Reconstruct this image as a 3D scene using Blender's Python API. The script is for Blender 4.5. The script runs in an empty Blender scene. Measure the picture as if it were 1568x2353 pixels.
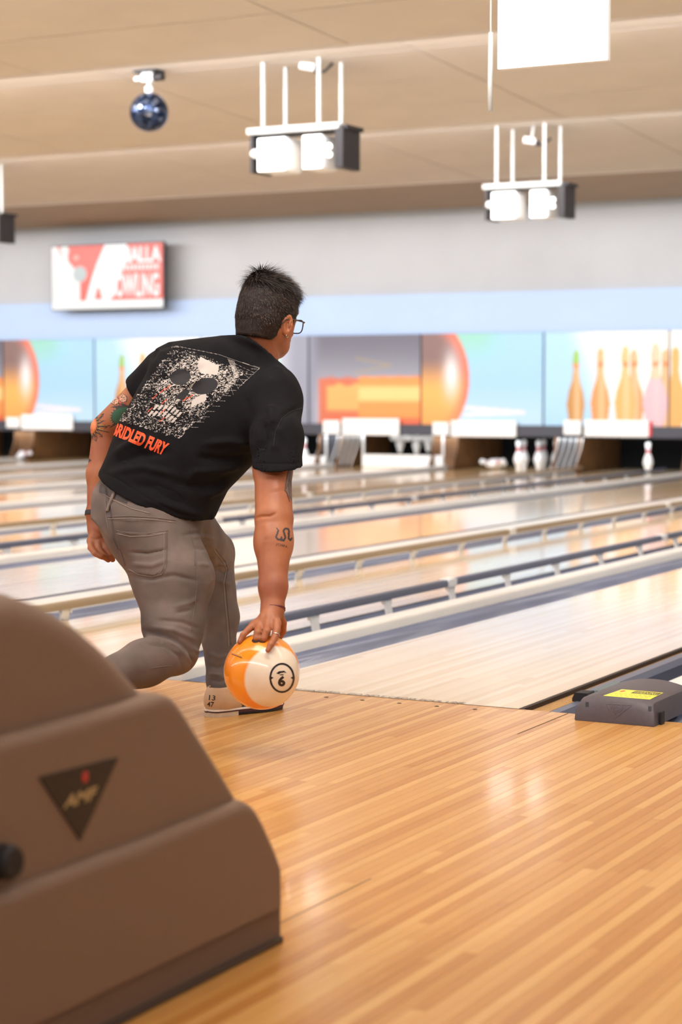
import bpy, bmesh, math, random
import numpy as np
from mathutils import Vector, Matrix
from mathutils.bvhtree import BVHTree

random.seed(7); RNG = np.random.default_rng(7)
SC = bpy.context.scene
COL = SC.collection

# ------------------------------------------------------------------ camera
FPX, IW, IH = 4414.0, 1568.0, 2353.0
CAM = np.array([2.929, -5.742, 1.036])
YAW, PIT = math.radians(27.95), math.radians(3.64)
FWD = np.array([-math.sin(YAW)*math.cos(PIT), math.cos(YAW)*math.cos(PIT), -math.sin(PIT)])
RGT = np.array([math.cos(YAW), math.sin(YAW), 0.0])
UPV = np.cross(RGT, FWD)
cd = bpy.data.cameras.new('camera'); cam = bpy.data.objects.new('camera', cd); COL.objects.link(cam)
cd.sensor_fit = 'HORIZONTAL'; cd.sensor_width = 24.0; cd.lens = 24.0*FPX/IW
cam.matrix_world = Matrix([[RGT[0], UPV[0], -FWD[0], CAM[0]], [RGT[1], UPV[1], -FWD[1], CAM[1]],
                           [RGT[2], UPV[2], -FWD[2], CAM[2]], [0, 0, 0, 1]])
cd.clip_start = 0.05; cd.clip_end = 200
cd.dof.use_dof = True; cd.dof.focus_distance = 5.85; cd.dof.aperture_fstop = 2.9; cd.dof.aperture_blades = 0
SC.camera = cam

# ------------------------------------------------------------------ world, exposure
w = bpy.data.worlds.new('world'); SC.world = w; w.use_nodes = True
wb = w.node_tree.nodes['Background']; wb.inputs[0].default_value = (1.0, 0.94, 0.88, 1); wb.inputs[1].default_value = 0.36
SC.view_settings.view_transform = 'Standard'; SC.view_settings.look = 'None'
SC.view_settings.exposure = 0.0; SC.view_settings.gamma = 1.0
SC.view_settings.use_curve_mapping = False

def area_light(name, loc, direction, sx, sy, watts, col=(1, 1, 1), spread=180):
    l = bpy.data.lights.new(name, 'AREA'); l.shape = 'RECTANGLE'; l.size = sx; l.size_y = sy
    l.energy = watts; l.color = col; l.spread = math.radians(spread)
    o = bpy.data.objects.new(name, l); COL.objects.link(o); o.location = loc
    d = Vector(direction).normalized()
    zax = -d; xax = Vector((1, 0, 0)); xax = (xax - zax*xax.dot(zax)).normalized(); yax = zax.cross(xax)
    o.matrix_world = Matrix([[xax.x, yax.x, zax.x, loc[0]], [xax.y, yax.y, zax.y, loc[1]], [xax.z, yax.z, zax.z, loc[2]], [0, 0, 0, 1]])
    return o
LIPS = [-10.2, -6.15, -2.1, 1.93, 5.97, 9.96, 14.1]
ZLIP, ZTOP, YWALL = 3.37, 3.54, 17.0
XL, XR = -24.0, 7.0
# cove tubes behind each ceiling step throw light down-lane along the next panel
for i, yl in enumerate(LIPS):
    if yl < -8: continue
    e = 480 if i < 6 else 0
    if e: area_light('cove_lamp', ((XL+XR)/2, yl+0.10, 3.44), (0, 1, 0.10), 30, 0.08, e, (0.97, 0.95, 1.0), 170)
# added fill lights between the steps, aimed down to brighten the lanes
for y_, e in ((0.4, 180), (4.2, 215), (8.4, 160), (12.4, 90)):
    area_light('lane_fill', (-7.0, y_, 3.34), (0, 0.25, -1), 26, 0.5, e, (1.0, 0.95, 0.86), 150)
# masking unit wash lights
area_light('mask_lamp', (-8.5, 14.25, 3.2), (0, 1, -0.55), 28, 0.25, 115, (0.93, 0.96, 1.0), 120)
# lamps over the pin decks behind the masking units
area_light('pin_deck_lamp', (-9.7, 17.15, 0.44), (0, 1, -0.5), 13.5, 0.05, 26, (0.93, 0.97, 1.0), 140)
# lamps over the approach behind and beside the bowler
area_light('approach_lamp', (0.6, -1.6, 3.32), (0, 0.1, -1), 2.4, 1.0, 50, (1.0, 0.90, 0.76), 160)
area_light('approach_lamp', (4.5, -3.0, 3.2), (-0.55, 0.35, -0.8), 2.0, 1.2, 16, (1.0, 0.88, 0.74), 160)

# ------------------------------------------------------------------ pixel helpers (photo pixel -> world point)
def ray(u, v): return FWD + RGT*((u-IW/2)/FPX) - UPV*((v-IH/2)/FPX)
def at(u, v, dep): return CAM + ray(u, v)*dep
def onX(u, v, x): d = ray(u, v); return CAM + d*((x-CAM[0])/d[0])
def onY(u, v, y): d = ray(u, v); return CAM + d*((y-CAM[1])/d[1])
def onZ(u, v, z=0.0): d = ray(u, v); return CAM + d*((z-CAM[2])/d[2])

# ------------------------------------------------------------------ materials
def S(c):
    if isinstance(c, str): c = [int(c[i:i+2], 16)/255 for i in (0, 2, 4)]
    return tuple((x/12.92 if x <= 0.04045 else ((x+0.055)/1.055)**2.4) for x in c)
class NT:
    def __init__(s, name):
        s.m = bpy.data.materials.new(name); s.m.use_nodes = True; s.t = s.m.node_tree; s.b = s.t.nodes['Principled BSDF']
    def n(s, kind, **kw):
        nd = s.t.nodes.new('ShaderNode'+kind)
        for k, v in kw.items():
            if k.startswith('i_'): nd.inputs[int(k[2:])].default_value = v
            else: setattr(nd, k, v)
        return nd
    def l(s, a, b): s.t.links.new(a, b)
    def mix(s, f, a, b, blend='MIX'):
        nd = s.t.nodes.new('ShaderNodeMix'); nd.data_type = 'RGBA'; nd.blend_type = blend
        for sock, val in ((nd.inputs[0], f), (nd.inputs[6], a), (nd.inputs[7], b)):
            if hasattr(val, 'links') or hasattr(val, 'is_linked'): s.l(val, sock)
            elif isinstance(val, (int, float)): sock.default_value = val
            else: sock.default_value = (*val, 1)
        return nd.outputs[2]
    def ramp(s, f, stops):
        nd = s.t.nodes.new('ShaderNodeValToRGB'); e = nd.color_ramp.elements
        while len(e) < len(stops): e.new(0.5)
        for el, (p, c) in zip(e, stops): el.position = p; el.color = (*c, 1)
        s.l(f, nd.inputs[0]); return nd.outputs[0]
    def base(s, c):
        if isinstance(c, tuple): s.b.inputs['Base Color'].default_value = (*c, 1)
        else: s.l(c, s.b.inputs['Base Color'])
    def set(s, **kw):
        for k, v in kw.items(): s.b.inputs[k.replace('_', ' ')].default_value = v
        return s
    def bump(s, h, strength=0.3, dist=0.002):
        nd = s.n('Bump'); nd.inputs['Strength'].default_value = strength; nd.inputs['Distance'].default_value = dist
        s.l(h, nd.inputs['Height']); s.l(nd.outputs[0], s.b.inputs['Normal'])
def simple(name, col, rough=0.5, metal=0.0, noise=0.0, scale=20.0, bump=0.0, bscale=200.0, spec=0.5, emis=0.0, coat=0.0):
    k = NT(name); c = S(col); k.set(Roughness=rough, Metallic=metal)
    k.b.inputs['Specular IOR Level'].default_value = spec; k.b.inputs['Coat Weight'].default_value = coat
    tc = k.n('TexCoord')
    if noise:
        nz = k.n('TexNoise'); nz.inputs['Scale'].default_value = scale; nz.inputs['Detail'].default_value = 4
        k.l(tc.outputs['Object'], nz.inputs['Vector'])
        k.base(k.ramp(nz.outputs[0], [(0.3, tuple(x*(1-noise) for x in c)), (0.7, tuple(min(1, x*(1+noise)) for x in c))]))
    else: k.base(c)
    if bump:
        nb = k.n('TexNoise'); nb.inputs['Scale'].default_value = bscale; k.l(tc.outputs['Object'], nb.inputs['Vector']); k.bump(nb.outputs[0], bump, 0.001)
    if emis:
        k.b.inputs['Emission Color'].default_value = (*c, 1); k.b.inputs['Emission Strength'].default_value = emis
    return k.m
def attr_mat(name, rough=0.5, emis=0.0, attr='Col', spec=0.5, tint=0.0):
    k = NT(name); a = k.n('Attribute'); a.attribute_name = attr
    k.base((.02, .02, .02) if emis else a.outputs['Color']); k.set(Roughness=rough); k.b.inputs['Specular IOR Level'].default_value = spec
    if emis: k.l(a.outputs['Color'], k.b.inputs['Emission Color']); k.b.inputs['Emission Strength'].default_value = emis
    return k.m

# ------------------------------------------------------------------ object helpers
def tag(o, label=None, cat=None, group=None, kind=None):
    if label: o['label'] = label
    if cat: o['category'] = cat
    if group: o['group'] = group
    if kind: o['kind'] = kind
    return o
def empty(name, loc=(0, 0, 0), rz=0.0, label=None, cat=None, group=None):
    o = bpy.data.objects.new(name, None); COL.objects.link(o); o.location = loc; o.rotation_euler = (0, 0, rz)
    o.empty_display_size = 0.1
    return tag(o, label, cat, group)
def link(name, me, mat=None, parent=None, loc=None, smooth=False, world=False):
    if mat is not None:
        me.materials.clear()
        for m_ in (mat if isinstance(mat, (list, tuple)) else [mat]): me.materials.append(m_)
    if smooth: me.polygons.foreach_set('use_smooth', [True]*len(me.polygons))
    o = bpy.data.objects.new(name, me); COL.objects.link(o)
    if loc is not None: o.location = loc
    if parent is not None: o.parent = parent
    return o
def copy_tree(o, parent=None):
    c = o.copy(); COL.objects.link(c)
    if parent is not None: c.parent = parent
    for ch in list(o.children): copy_tree(ch, c)
    return c
class MB:
    """collects shapes into one mesh"""
    def __init__(s): s.v = []; s.f = []; s.mi = []; s.cur = 0
    def add(s, v, f):
        n = len(s.v); s.v += [tuple(map(float, p)) for p in v]; s.f += [tuple(i+n for i in q) for q in f]; s.mi += [s.cur]*len(f); return s
    def box(s, x0, x1, y0, y1, z0, z1, bev=0.0):
        if bev <= 0:
            v = [(x, y, z) for z in (z0, z1) for y in (y0, y1) for x in (x0, x1)]
            f = [(0, 2, 3, 1), (4, 5, 7, 6), (0, 1, 5, 4), (2, 6, 7, 3), (0, 4, 6, 2), (1, 3, 7, 5)]
            return s.add(v, f)
        b = min(bev, (x1-x0)/2.01, (y1-y0)/2.01, (z1-z0)/2.01)
        bm = bmesh.new(); r = bmesh.ops.create_cube(bm, size=1)
        for q in bm.verts: q.co = Vector(((x0+x1)/2+q.co.x*(x1-x0), (y0+y1)/2+q.co.y*(y1-y0), (z0+z1)/2+q.co.z*(z1-z0)))
        bmesh.ops.bevel(bm, geom=list(bm.edges), offset=b, segments=2, affect='EDGES', profile=0.6)
        bm.verts.index_update(); s.add([q.co for q in bm.verts], [[q.index for q in f.verts] for f in bm.faces]); bm.free(); return s
    def tube(s, pts, r, n=10, cap=True):
        pts = [Vector(p) for p in pts]; R = r if isinstance(r, (list, tuple)) else [r]*len(pts)
        rings = []; prev = None
        for i, p in enumerate(pts):
            d = (pts[min(i+1, len(pts)-1)]-pts[max(i-1, 0)]).normalized()
            if prev is None:
                a = Vector((0, 0, 1)) if abs(d.z) < 0.9 else Vector((1, 0, 0)); x = (a-d*a.dot(d)).normalized()
            else: x = (prev-d*prev.dot(d)).normalized()
            prev = x; y = d.cross(x)
            rings.append([p+(x*math.cos(2*math.pi*k/n)+y*math.sin(2*math.pi*k/n))*R[i] for k in range(n)])
        v = [q for rg in rings for q in rg]; f = []
        for i in range(len(pts)-1):
            for k in range(n): f.append((i*n+k, i*n+(k+1) % n, (i+1)*n+(k+1) % n, (i+1)*n+k))
        if cap: f.append(tuple(range(n-1, -1, -1))); f.append(tuple((len(pts)-1)*n+k for k in range(n)))
        return s.add(v, f)
    def lathe(s, prof, n=24, c=(0, 0, 0)):
        v = []; f = []
        for r, z in prof:
            for k in range(n): v.append((c[0]+r*math.cos(2*math.pi*k/n), c[1]+r*math.sin(2*math.pi*k/n), c[2]+z))
        for i in range(len(prof)-1):
            for k in range(n): f.append((i*n+k, i*n+(k+1) % n, (i+1)*n+(k+1) % n, (i+1)*n+k))
        f.append(tuple(range(n-1, -1, -1))); f.append(tuple((len(prof)-1)*n+k for k in range(n)))
        return s.add(v, f)
    def prism(s, prof, a0, a1, axis='y'):
        """profile polygon extruded along an axis; prof in the two other axes (x,z) or (y,z) or (x,y)"""
        n = len(prof); v = []
        for a in (a0, a1):
            for p, q in prof: v.append({'y': (p, a, q), 'x': (a, p, q), 'z': (p, q, a)}[axis])
        f = [(i, (i+1) % n, n+(i+1) % n, n+i) for i in range(n)] + [tuple(range(n-1, -1, -1)), tuple(range(n, 2*n))]
        s.add(v, f); return s
    def ball(s, c, r, n=16, m=10):
        r = r if isinstance(r, (tuple, list)) else (r, r, r)
        pr = [(math.sin(math.pi*i/m), -math.cos(math.pi*i/m)) for i in range(m+1)]
        pr[0] = (0.001, -1); pr[-1] = (0.001, 1); k0 = len(s.v)
        s.lathe(pr, n); s.v[k0:] = [(c[0]+x*r[0], c[1]+y*r[1], c[2]+z*r[2]) for x, y, z in s.v[k0:]]; return s
    def mesh(s, name, fixn=True):
        me = bpy.data.meshes.new(name); me.from_pydata(s.v, [], s.f)
        if len(set(s.mi)) > 1: me.polygons.foreach_set('material_index', s.mi)
        if fixn:
            bm = bmesh.new(); bm.from_mesh(me); bmesh.ops.recalc_face_normals(bm, faces=bm.faces); bm.to_mesh(me); bm.free()
        me.update(); return me
    def build(s, name, mat, parent=None, smooth=False, loc=None):
        return link(name, s.mesh(name), mat, parent, loc, smooth)
def smooth_by_angle(o, deg=35):
    me = o.data; bm = bmesh.new(); bm.from_mesh(me)
    for f in bm.faces: f.smooth = len(f.verts) < 8
    for e in bm.edges:
        if any(len(f.verts) >= 8 for f in e.link_faces): e.smooth = False
        if len(e.link_faces) == 2 and e.calc_face_angle(0) > math.radians(deg): e.smooth = False
    bm.to_mesh(me); bm.free(); return o
def npmesh(name, V, F4, cols=None):
    me = bpy.data.meshes.new(name); V = np.asarray(V, np.float32); F4 = np.asarray(F4, np.int32)
    me.vertices.add(len(V)); me.vertices.foreach_set('co', V.ravel())
    me.loops.add(F4.size); me.loops.foreach_set('vertex_index', F4.ravel())
    k = F4.shape[1]; me.polygons.add(len(F4)); me.polygons.foreach_set('loop_start', np.arange(len(F4), dtype=np.int32)*k)
    try: me.polygons.foreach_set('loop_total', np.full(len(F4), k, np.int32))
    except Exception: pass
    me.polygons.foreach_set('use_smooth', np.ones(len(F4), bool))
    me.update(calc_edges=True)
    if cols is not None:
        a = me.color_attributes.new('Col', 'FLOAT_COLOR', 'POINT'); c4 = np.ones((len(V), 4), np.float32); c4[:, :3] = cols; a.data.foreach_set('color', c4.ravel())
    return me
def grid_faces(nx, ny):
    i = np.arange(ny-1)[:, None]*nx + np.arange(nx-1)[None, :]; i = i.ravel()
    return np.stack([i, i+1, i+1+nx, i+nx], 1)

# ------------------------------------------------------------------ raster canvas for flat print
class Canvas:
    def __init__(s, w, h, ppu=1.0, bg=None):
        s.w, s.h = w, h; s.c = np.zeros((h, w, 3), np.float32); s.a = np.zeros((h, w), np.float32)
        s.Y, s.X = np.mgrid[0:h, 0:w].astype(np.float32); s.X += .5; s.Y += .5
        if bg is not None: s.c[:] = S(bg); s.a[:] = 1
    def put(s, m, col):
        col = S(col) if isinstance(col, str) else col
        s.c[m] = col; s.a[m] = 1
    def poly(s, pts, col=None):
        m = np.zeros((s.h, s.w), bool); n = len(pts)
        x0 = max(0, int(min(p[0] for p in pts))-1); x1 = min(s.w, int(max(p[0] for p in pts))+2)
        y0 = max(0, int(min(p[1] for p in pts))-1); y1 = min(s.h, int(max(p[1] for p in pts))+2)
        if x1 <= x0 or y1 <= y0: return m
        X = s.X[y0:y1, x0:x1]; Y = s.Y[y0:y1, x0:x1]; k = np.zeros(X.shape, bool)
        for i in range(n):
            (ax, ay), (bx, by) = pts[i], pts[(i+1) % n]
            if ay == by: continue
            k ^= ((ay > Y) != (by > Y)) & (X < (bx-ax)*(Y-ay)/(by-ay)+ax)
        m[y0:y1, x0:x1] = k
        if col is not None: s.put(m, col)
        return m
    def ell(s, cx, cy, rx, ry, col=None, ang=0.0):
        ca, sa = math.cos(ang), math.sin(ang); dx = s.X-cx; dy = s.Y-cy
        m = ((dx*ca+dy*sa)/rx)**2+((-dx*sa+dy*ca)/ry)**2 < 1
        if col is not None: s.put(m, col)
        return m
    def line(s, pts, wd, col):
        for (ax, ay), (bx, by) in zip(pts[:-1], pts[1:]):
            x0 = max(0, int(min(ax, bx)-wd-1)); x1 = min(s.w, int(max(ax, bx)+wd+2)); y0 = max(0, int(min(ay, by)-wd-1)); y1 = min(s.h, int(max(ay, by)+wd+2))
            if x1 <= x0 or y1 <= y0: continue
            X = s.X[y0:y1, x0:x1]; Y = s.Y[y0:y1, x0:x1]; L = max(1e-6, (bx-ax)**2+(by-ay)**2)
            t = np.clip(((X-ax)*(bx-ax)+(Y-ay)*(by-ay))/L, 0, 1); m = np.hypot(X-ax-t*(bx-ax), Y-ay-t*(by-ay)) < wd/2
            cc = S(col) if isinstance(col, str) else col; s.c[y0:y1, x0:x1][m] = cc; s.a[y0:y1, x0:x1][m] = 1
    def text(s, txt, x, y, wd, ht, col, shear=0.0, bold=0.0, flip=False):
        """text fitted into the box x,y (top left), wd, ht"""
        T = text_tris(txt, bold); mn = T.reshape(-1, 2).min(0); mx = T.reshape(-1, 2).max(0); sp = np.maximum(mx-mn, 1e-6)
        P = (T-mn)/sp
        for tri in P:
            q = [(x+(p[0]*wd)+shear*p[1]*ht, y+ht*(1-p[1])) for p in tri]; s.poly(q, col)
def text_tris(txt, bold=0.0):
    cu = bpy.data.curves.new('lettering', 'FONT'); cu.body = txt; cu.size = 1.0; cu.offset = bold; cu.resolution_u = 3
    o = bpy.data.objects.new('lettering', cu); COL.objects.link(o); dg = bpy.context.evaluated_depsgraph_get()
    me = o.evaluated_get(dg).to_mesh(); me.calc_loop_triangles()
    V = np.array([v.co[:2] for v in me.vertices]); T = np.array([V[list(t.vertices)] for t in me.loop_triangles])
    o.evaluated_get(dg).to_mesh_clear(); bpy.data.objects.remove(o); bpy.data.curves.remove(cu); return T

# ------------------------------------------------------------------ shrink-on prints and patches
def wmat(o):
    m = o.matrix_basis.copy()
    while o.parent is not None: o = o.parent; m = o.matrix_basis@m
    return m
def bvh_of(objs):
    vs = []; fs = []
    for o in objs:
        me = o.data; n = len(me.vertices); co = np.empty(n*3, np.float32); me.vertices.foreach_get('co', co); co = co.reshape(-1, 3)
        mw = np.array(wmat(o)); co = co@mw[:3, :3].T+mw[:3, 3]; b = len(vs); vs += co.tolist()
        fs += [tuple(i+b for i in p.vertices) for p in me.polygons]
    return BVHTree.FromPolygons(vs, fs)
def patch(name, bvh, org, rays, canvas, mat, parent, off=0.001, height=None, alpha=True, maxjump=0.03, label=None, nx=None, ny=None):
    """a grid of rays (ny,nx,3 directions; org one point or per-ray points) laid onto a surface; only inked cells become faces"""
    ny, nx = rays.shape[:2]; V = np.zeros((ny*nx, 3)); ok = np.zeros(ny*nx, bool); R = rays.reshape(-1, 3); D_ = np.zeros(ny*nx)
    O = np.broadcast_to(np.asarray(org), (ny, nx, 3)).reshape(-1, 3)
    if canvas is not None:
        jj, ii = np.mgrid[0:ny, 0:nx]; cy = np.clip(((jj+.5)*canvas.h/ny).astype(int), 0, canvas.h-1).ravel(); cx = np.clip(((ii+.5)*canvas.w/nx).astype(int), 0, canvas.w-1).ravel()
        A = canvas.a[cy, cx] > .5; C_ = canvas.c[cy, cx]
        need = A.reshape(ny, nx); nd = need.copy(); nd[1:] |= need[:-1]; nd[:, 1:] |= need[:, :-1]; nd[1:, 1:] |= need[:-1, :-1]; nd = nd.ravel()
    else: A = np.ones(ny*nx, bool); nd = A; C_ = None
    for k in np.nonzero(nd)[0]:
        h, nrm, idx, dist = bvh.ray_cast(Vector(O[k]), Vector(R[k]).normalized())
        if h is None: continue
        if nrm.dot(Vector(R[k])) > 0: nrm = -nrm
        hh = off if height is None else off+height.ravel()[k]
        V[k] = np.array(h)+np.array(nrm)*hh; D_[k] = dist; ok[k] = True
    F = grid_faces(nx, ny); good = A[F[:, 0]] & ok[F].all(1) & (np.ptp(D_[F], axis=1) < maxjump); F = F[good]
    if len(F) == 0: return None
    used = np.unique(F); mp = np.full(ny*nx, -1); mp[used] = np.arange(len(used)); V = V[used]; F = mp[F]
    mw = np.array(wmat(parent).inverted()) if parent is not None else np.eye(4)
    V = V@mw[:3, :3].T+mw[:3, 3]
    me = npmesh(name, V, F[:, ::-1], None if C_ is None else C_[used])
    o = link(name, me, mat, parent)
    if label: o['label'] = label
    return o
def quad_rays(q, nx, ny):
    """rays from the viewpoint through a photo quad: q = TL, TR, BR, BL (pixels)"""
    q = np.array(q, float); u = (np.arange(nx)+.5)/nx; v = (np.arange(ny)+.5)/ny
    U, Vv = np.meshgrid(u, v); P = ((1-U)*(1-Vv))[..., None]*q[0]+(U*(1-Vv))[..., None]*q[1]+(U*Vv)[..., None]*q[2]+((1-U)*Vv)[..., None]*q[3]
    return FWD+((P[..., 0]-IW/2)/FPX)[..., None]*RGT-((P[..., 1]-IH/2)/FPX)[..., None]*UPV
def seam(name, bvh, px, r, mat, parent, off=0.0005, step=4.0):
    """a thin cord lying on a surface along a polyline"""
    P = []
    for (a, b) in zip(px[:-1], px[1:]):
        n = max(1, int(math.hypot(b[0]-a[0], b[1]-a[1])/step))
        P += [(a[0]+(b[0]-a[0])*i/n, a[1]+(b[1]-a[1])*i/n) for i in range(n)]
    P.append(px[-1]); pts = []; last = None
    for u, v in P:
        d = ray(u, v); h, nrm, i, dist = bvh.ray_cast(Vector(CAM), Vector(d).normalized())
        if h is None or (last is not None and abs(dist-last) > 0.05): continue
        if nrm.dot(Vector(d)) > 0: nrm = -nrm
        pts.append(h+nrm*off); last = dist
    if len(pts) < 2: return None
    mw = wmat(parent).inverted(); m = MB(); m.tube([mw@p for p in pts], r, 5)
    return m.build(name, mat, parent, smooth=True)
# ================================================================== STRUCTURE
def wood_mat(name, cols, board, rough, rl=0.55, coat=0.0, xaxis=True, seams=0.0):
    """boards run along y; each board and each length of it has its own tone, with long grain"""
    k = NT(name); g = k.n('NewGeometry'); sp = k.n('SeparateXYZ'); k.l(g.outputs['Position'], sp.inputs[0])
    def M(op, a, b=None, c=None):
        nd = k.n('Math', operation=op)
        for i, val in enumerate((a, b, c)):
            if val is None: continue
            if isinstance(val, (int, float)): nd.inputs[i].default_value = val
            else: k.l(val, nd.inputs[i])
        return nd.outputs[0]
    ix = M('FLOOR', M('DIVIDE', sp.outputs[0], board))
    wn = k.n('TexWhiteNoise', noise_dimensions='1D'); k.l(ix, wn.inputs['W'])
    iy = M('FLOOR', M('ADD', M('DIVIDE', sp.outputs[1], rl), M('MULTIPLY', wn.outputs[0], 7.3)))
    cb = k.n('CombineXYZ'); k.l(ix, cb.inputs[0]); k.l(iy, cb.inputs[1])
    wn2 = k.n('TexWhiteNoise', noise_dimensions='2D'); k.l(cb.outputs[0], wn2.inputs['Vector'])
    nz = k.n('TexNoise'); nz.inputs['Scale'].default_value = 1.0; nz.inputs['Detail'].default_value = 6
    sc = k.n('VectorMath', operation='MULTIPLY'); k.l(g.outputs['Position'], sc.inputs[0]); sc.inputs[1].default_value = (140, 5, 1)
    off = k.n('VectorMath', operation='ADD'); k.l(sc.outputs[0], off.inputs[0]); k.l(wn2.outputs[1], off.inputs[1]); k.l(off.outputs[0], nz.inputs['Vector'])
    tone = M('ADD', M('MULTIPLY', wn2.outputs[0], 0.75), M('MULTIPLY', nz.outputs[0], 0.3))
    c = k.ramp(tone, [(0.1, S(cols[0])), (0.5, S(cols[1])), (0.95, S(cols[2]))])
    k.base(c); k.set(Roughness=rough); k.b.inputs['Coat Weight'].default_value = coat; k.b.inputs['Coat Roughness'].default_value = 0.08
    return k.m
M_plank = wood_mat('approach_maple', ('ba7d3a', 'ca924c', 'daa862'), 0.0272, 0.26, 1.3, 0.22)
M_lane = wood_mat('lane_lit', ('dbbd92', 'e6cda6', 'efdcbc'), 0.0273, 0.16, 2.6, 0.5)  # near lanes: strong light put into a paler cream wood tone
M_lane_far = wood_mat('lane_dim', ('d9ae74', 'e6c28c', 'f0d6a8'), 0.0273, 0.15, 2.6, 0.5)  # same lane wood for the farther lanes, weaker light put into a browner tone
M_sub = simple('subfloor', '3a2a1e', 0.8, noise=0.2)
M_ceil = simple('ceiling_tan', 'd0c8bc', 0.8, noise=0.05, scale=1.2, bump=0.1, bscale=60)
M_ceil_dark = simple('ceiling_unlit', '9c8872', 0.85, noise=0.05, scale=1.2)  # last bay has no cove light; its shade is put into this darker colour
M_gray = simple('wall_gray', 'b3b5b6', 0.8, noise=0.04, scale=1.0)
M_blue = simple('soffit_pale_blue', 'a9c0e0', 0.6, noise=0.02, scale=1.0)
M_black = simple('matte_black', '141418', 0.6)
M_rail_blk = simple('rail_charcoal', '3a3b44', 0.45)
M_gutter = simple('gutter_slate', '6d7286', 0.28, noise=0.08, scale=3, coat=0.2)
M_cap = simple('cap_cream', 'e4e1da', 0.3, noise=0.03, scale=4)
M_bar = simple('bumper_slate', '5b6072', 0.35)
M_alu = simple('post_aluminium', 'e4e4e2', 0.4, metal=0.2)
M_rail_shaded = simple('rail_shaded', '96846a', 0.4)  # lane-facing shade and reflected wood put into the left rails' colour
M_particle = simple('particle_board', 'a57f50', 0.9, noise=0.35, scale=180, bump=0.4, bscale=260)
M_darkwood = simple('dark_edge', '2a1f1a', 0.6)
M_brownpanel = simple('kickback_brown', '6a4828', 0.6, noise=0.25, scale=6)
M_white = simple('white_plastic', 'f2f2ef', 0.4)

fl = MB().box(-22, 6, -9, 0.0, -0.25, -0.021).build('floor', M_sub); tag(fl, kind='structure')
# approach boards
NP = 170; X0 = -2.15; W_ = 0.0272
pm = {}
def plank_mesh(L):
    key = round(L, 2)
    if key not in pm:
        m = MB(); g = 0.0004
        m.box(g, W_-g, 0.0005, key-0.0005, -0.02, 0.0); pm[key] = m.mesh('plank')
        pm[key].materials.append(M_plank)
    return pm[key]
cnt = 0
for i in range(NP):
    x = X0+i*W_; cuts = [0.0]
    if i % 4 != 3 and cnt < 290-NP+i: cuts.append(round(random.uniform(1.0, 4.2), 2))
    cuts.append(5.9)
    for a, b in zip(cuts[:-1], cuts[1:]):
        o = bpy.data.objects.new('plank', plank_mesh(b-a)); COL.objects.link(o); o.parent = fl
        o.location = (x, -b, random.uniform(-0.0003, 0.0)); cnt += 1
# wide approach joint strips beyond the boards that can be picked apart
tag(MB().box(-22, X0, -9, 0, -0.02, 0).build('approach_boards', M_plank, fl), kind='stuff')
tag(MB().box(X0+NP*W_, 6, -9, 0, -0.02, 0).build('approach_boards', M_plank, fl), kind='stuff')
tag(MB().box(X0, X0+NP*W_, -9, -5.9, -0.02, 0).build('approach_boards', M_plank, fl), kind='stuff')
# pit under the lanes
sub = MB().box(-24, 6, 0.0, 19.2, -0.3, -0.13).build('lane_foundation', M_sub); sub.name = 'floor'; tag(sub, kind='structure')

# ceiling: stepped panels, each made of tiles with joints
ceil = MB()
for yl in LIPS: ceil.box(XL, XR, yl-0.03, yl+0.02, ZLIP-0.005, ZTOP+0.12)
ceil.box(XL, XR, -10.3, 17.6, ZTOP+0.12, ZTOP+0.2)
ceiling = ceil.build('ceiling', M_ceil); tag(ceiling, kind='structure')
for si, yl in enumerate(LIPS):
    ye = LIPS[si+1]-0.03 if si+1 < len(LIPS) else YWALL
    if yl < 0: nrow, tw = 2, XR-XL
    else: nrow, tw = 4, 2.6
    L = (ye-yl-0.02)/nrow; slope = (ZTOP-ZLIP)/(ye-yl)
    sy = L-0.012; mm = MB(); mm.add([(x, y, z) for z in (0, 0.02) for (x, y) in ((0.006, 0), (tw-0.006, 0), (tw-0.006, sy), (0.006, sy))],
        [(0, 3, 2, 1), (4, 5, 6, 7), (0, 1, 5, 4), (1, 2, 6, 5), (2, 3, 7, 6), (3, 0, 4, 7)])
    for q in range(len(mm.v)): mm.v[q] = (mm.v[q][0], mm.v[q][1], mm.v[q][2]-slope*mm.v[q][1])
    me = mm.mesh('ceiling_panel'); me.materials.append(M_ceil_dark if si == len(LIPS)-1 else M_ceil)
    for r in range(nrow):
        x = XL
        while x < XR-0.1:
            o = bpy.data.objects.new('ceiling_panel', me); COL.objects.link(o); o.parent = ceiling
            y = yl+0.02+r*L; o.location = (x, y, ZTOP-slope*(y-yl)); x += tw
# far wall
tag(MB().box(XL-0.1, XL, -9, YWALL+0.2, -0.3, ZTOP+0.2).build('wall_left', M_gray), kind='structure')
tag(MB().box(XL, XR, YWALL+0.12, YWALL+0.2, 2.285, ZTOP+0.1).build('wall_back', M_gray), kind='structure')
bb = MB().box(XL, XR, YWALL+0.02, YWALL+0.16, 1.765, 2.285).build('trim_1', M_blue); tag(bb, kind='structure')
tag(MB().box(XL, XR, 19.1, 19.2, -0.3, 1.76).build('wall_pit', M_black), kind='structure')
bpy.data.objects['wall_pit'].name = 'wall_rear'

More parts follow.
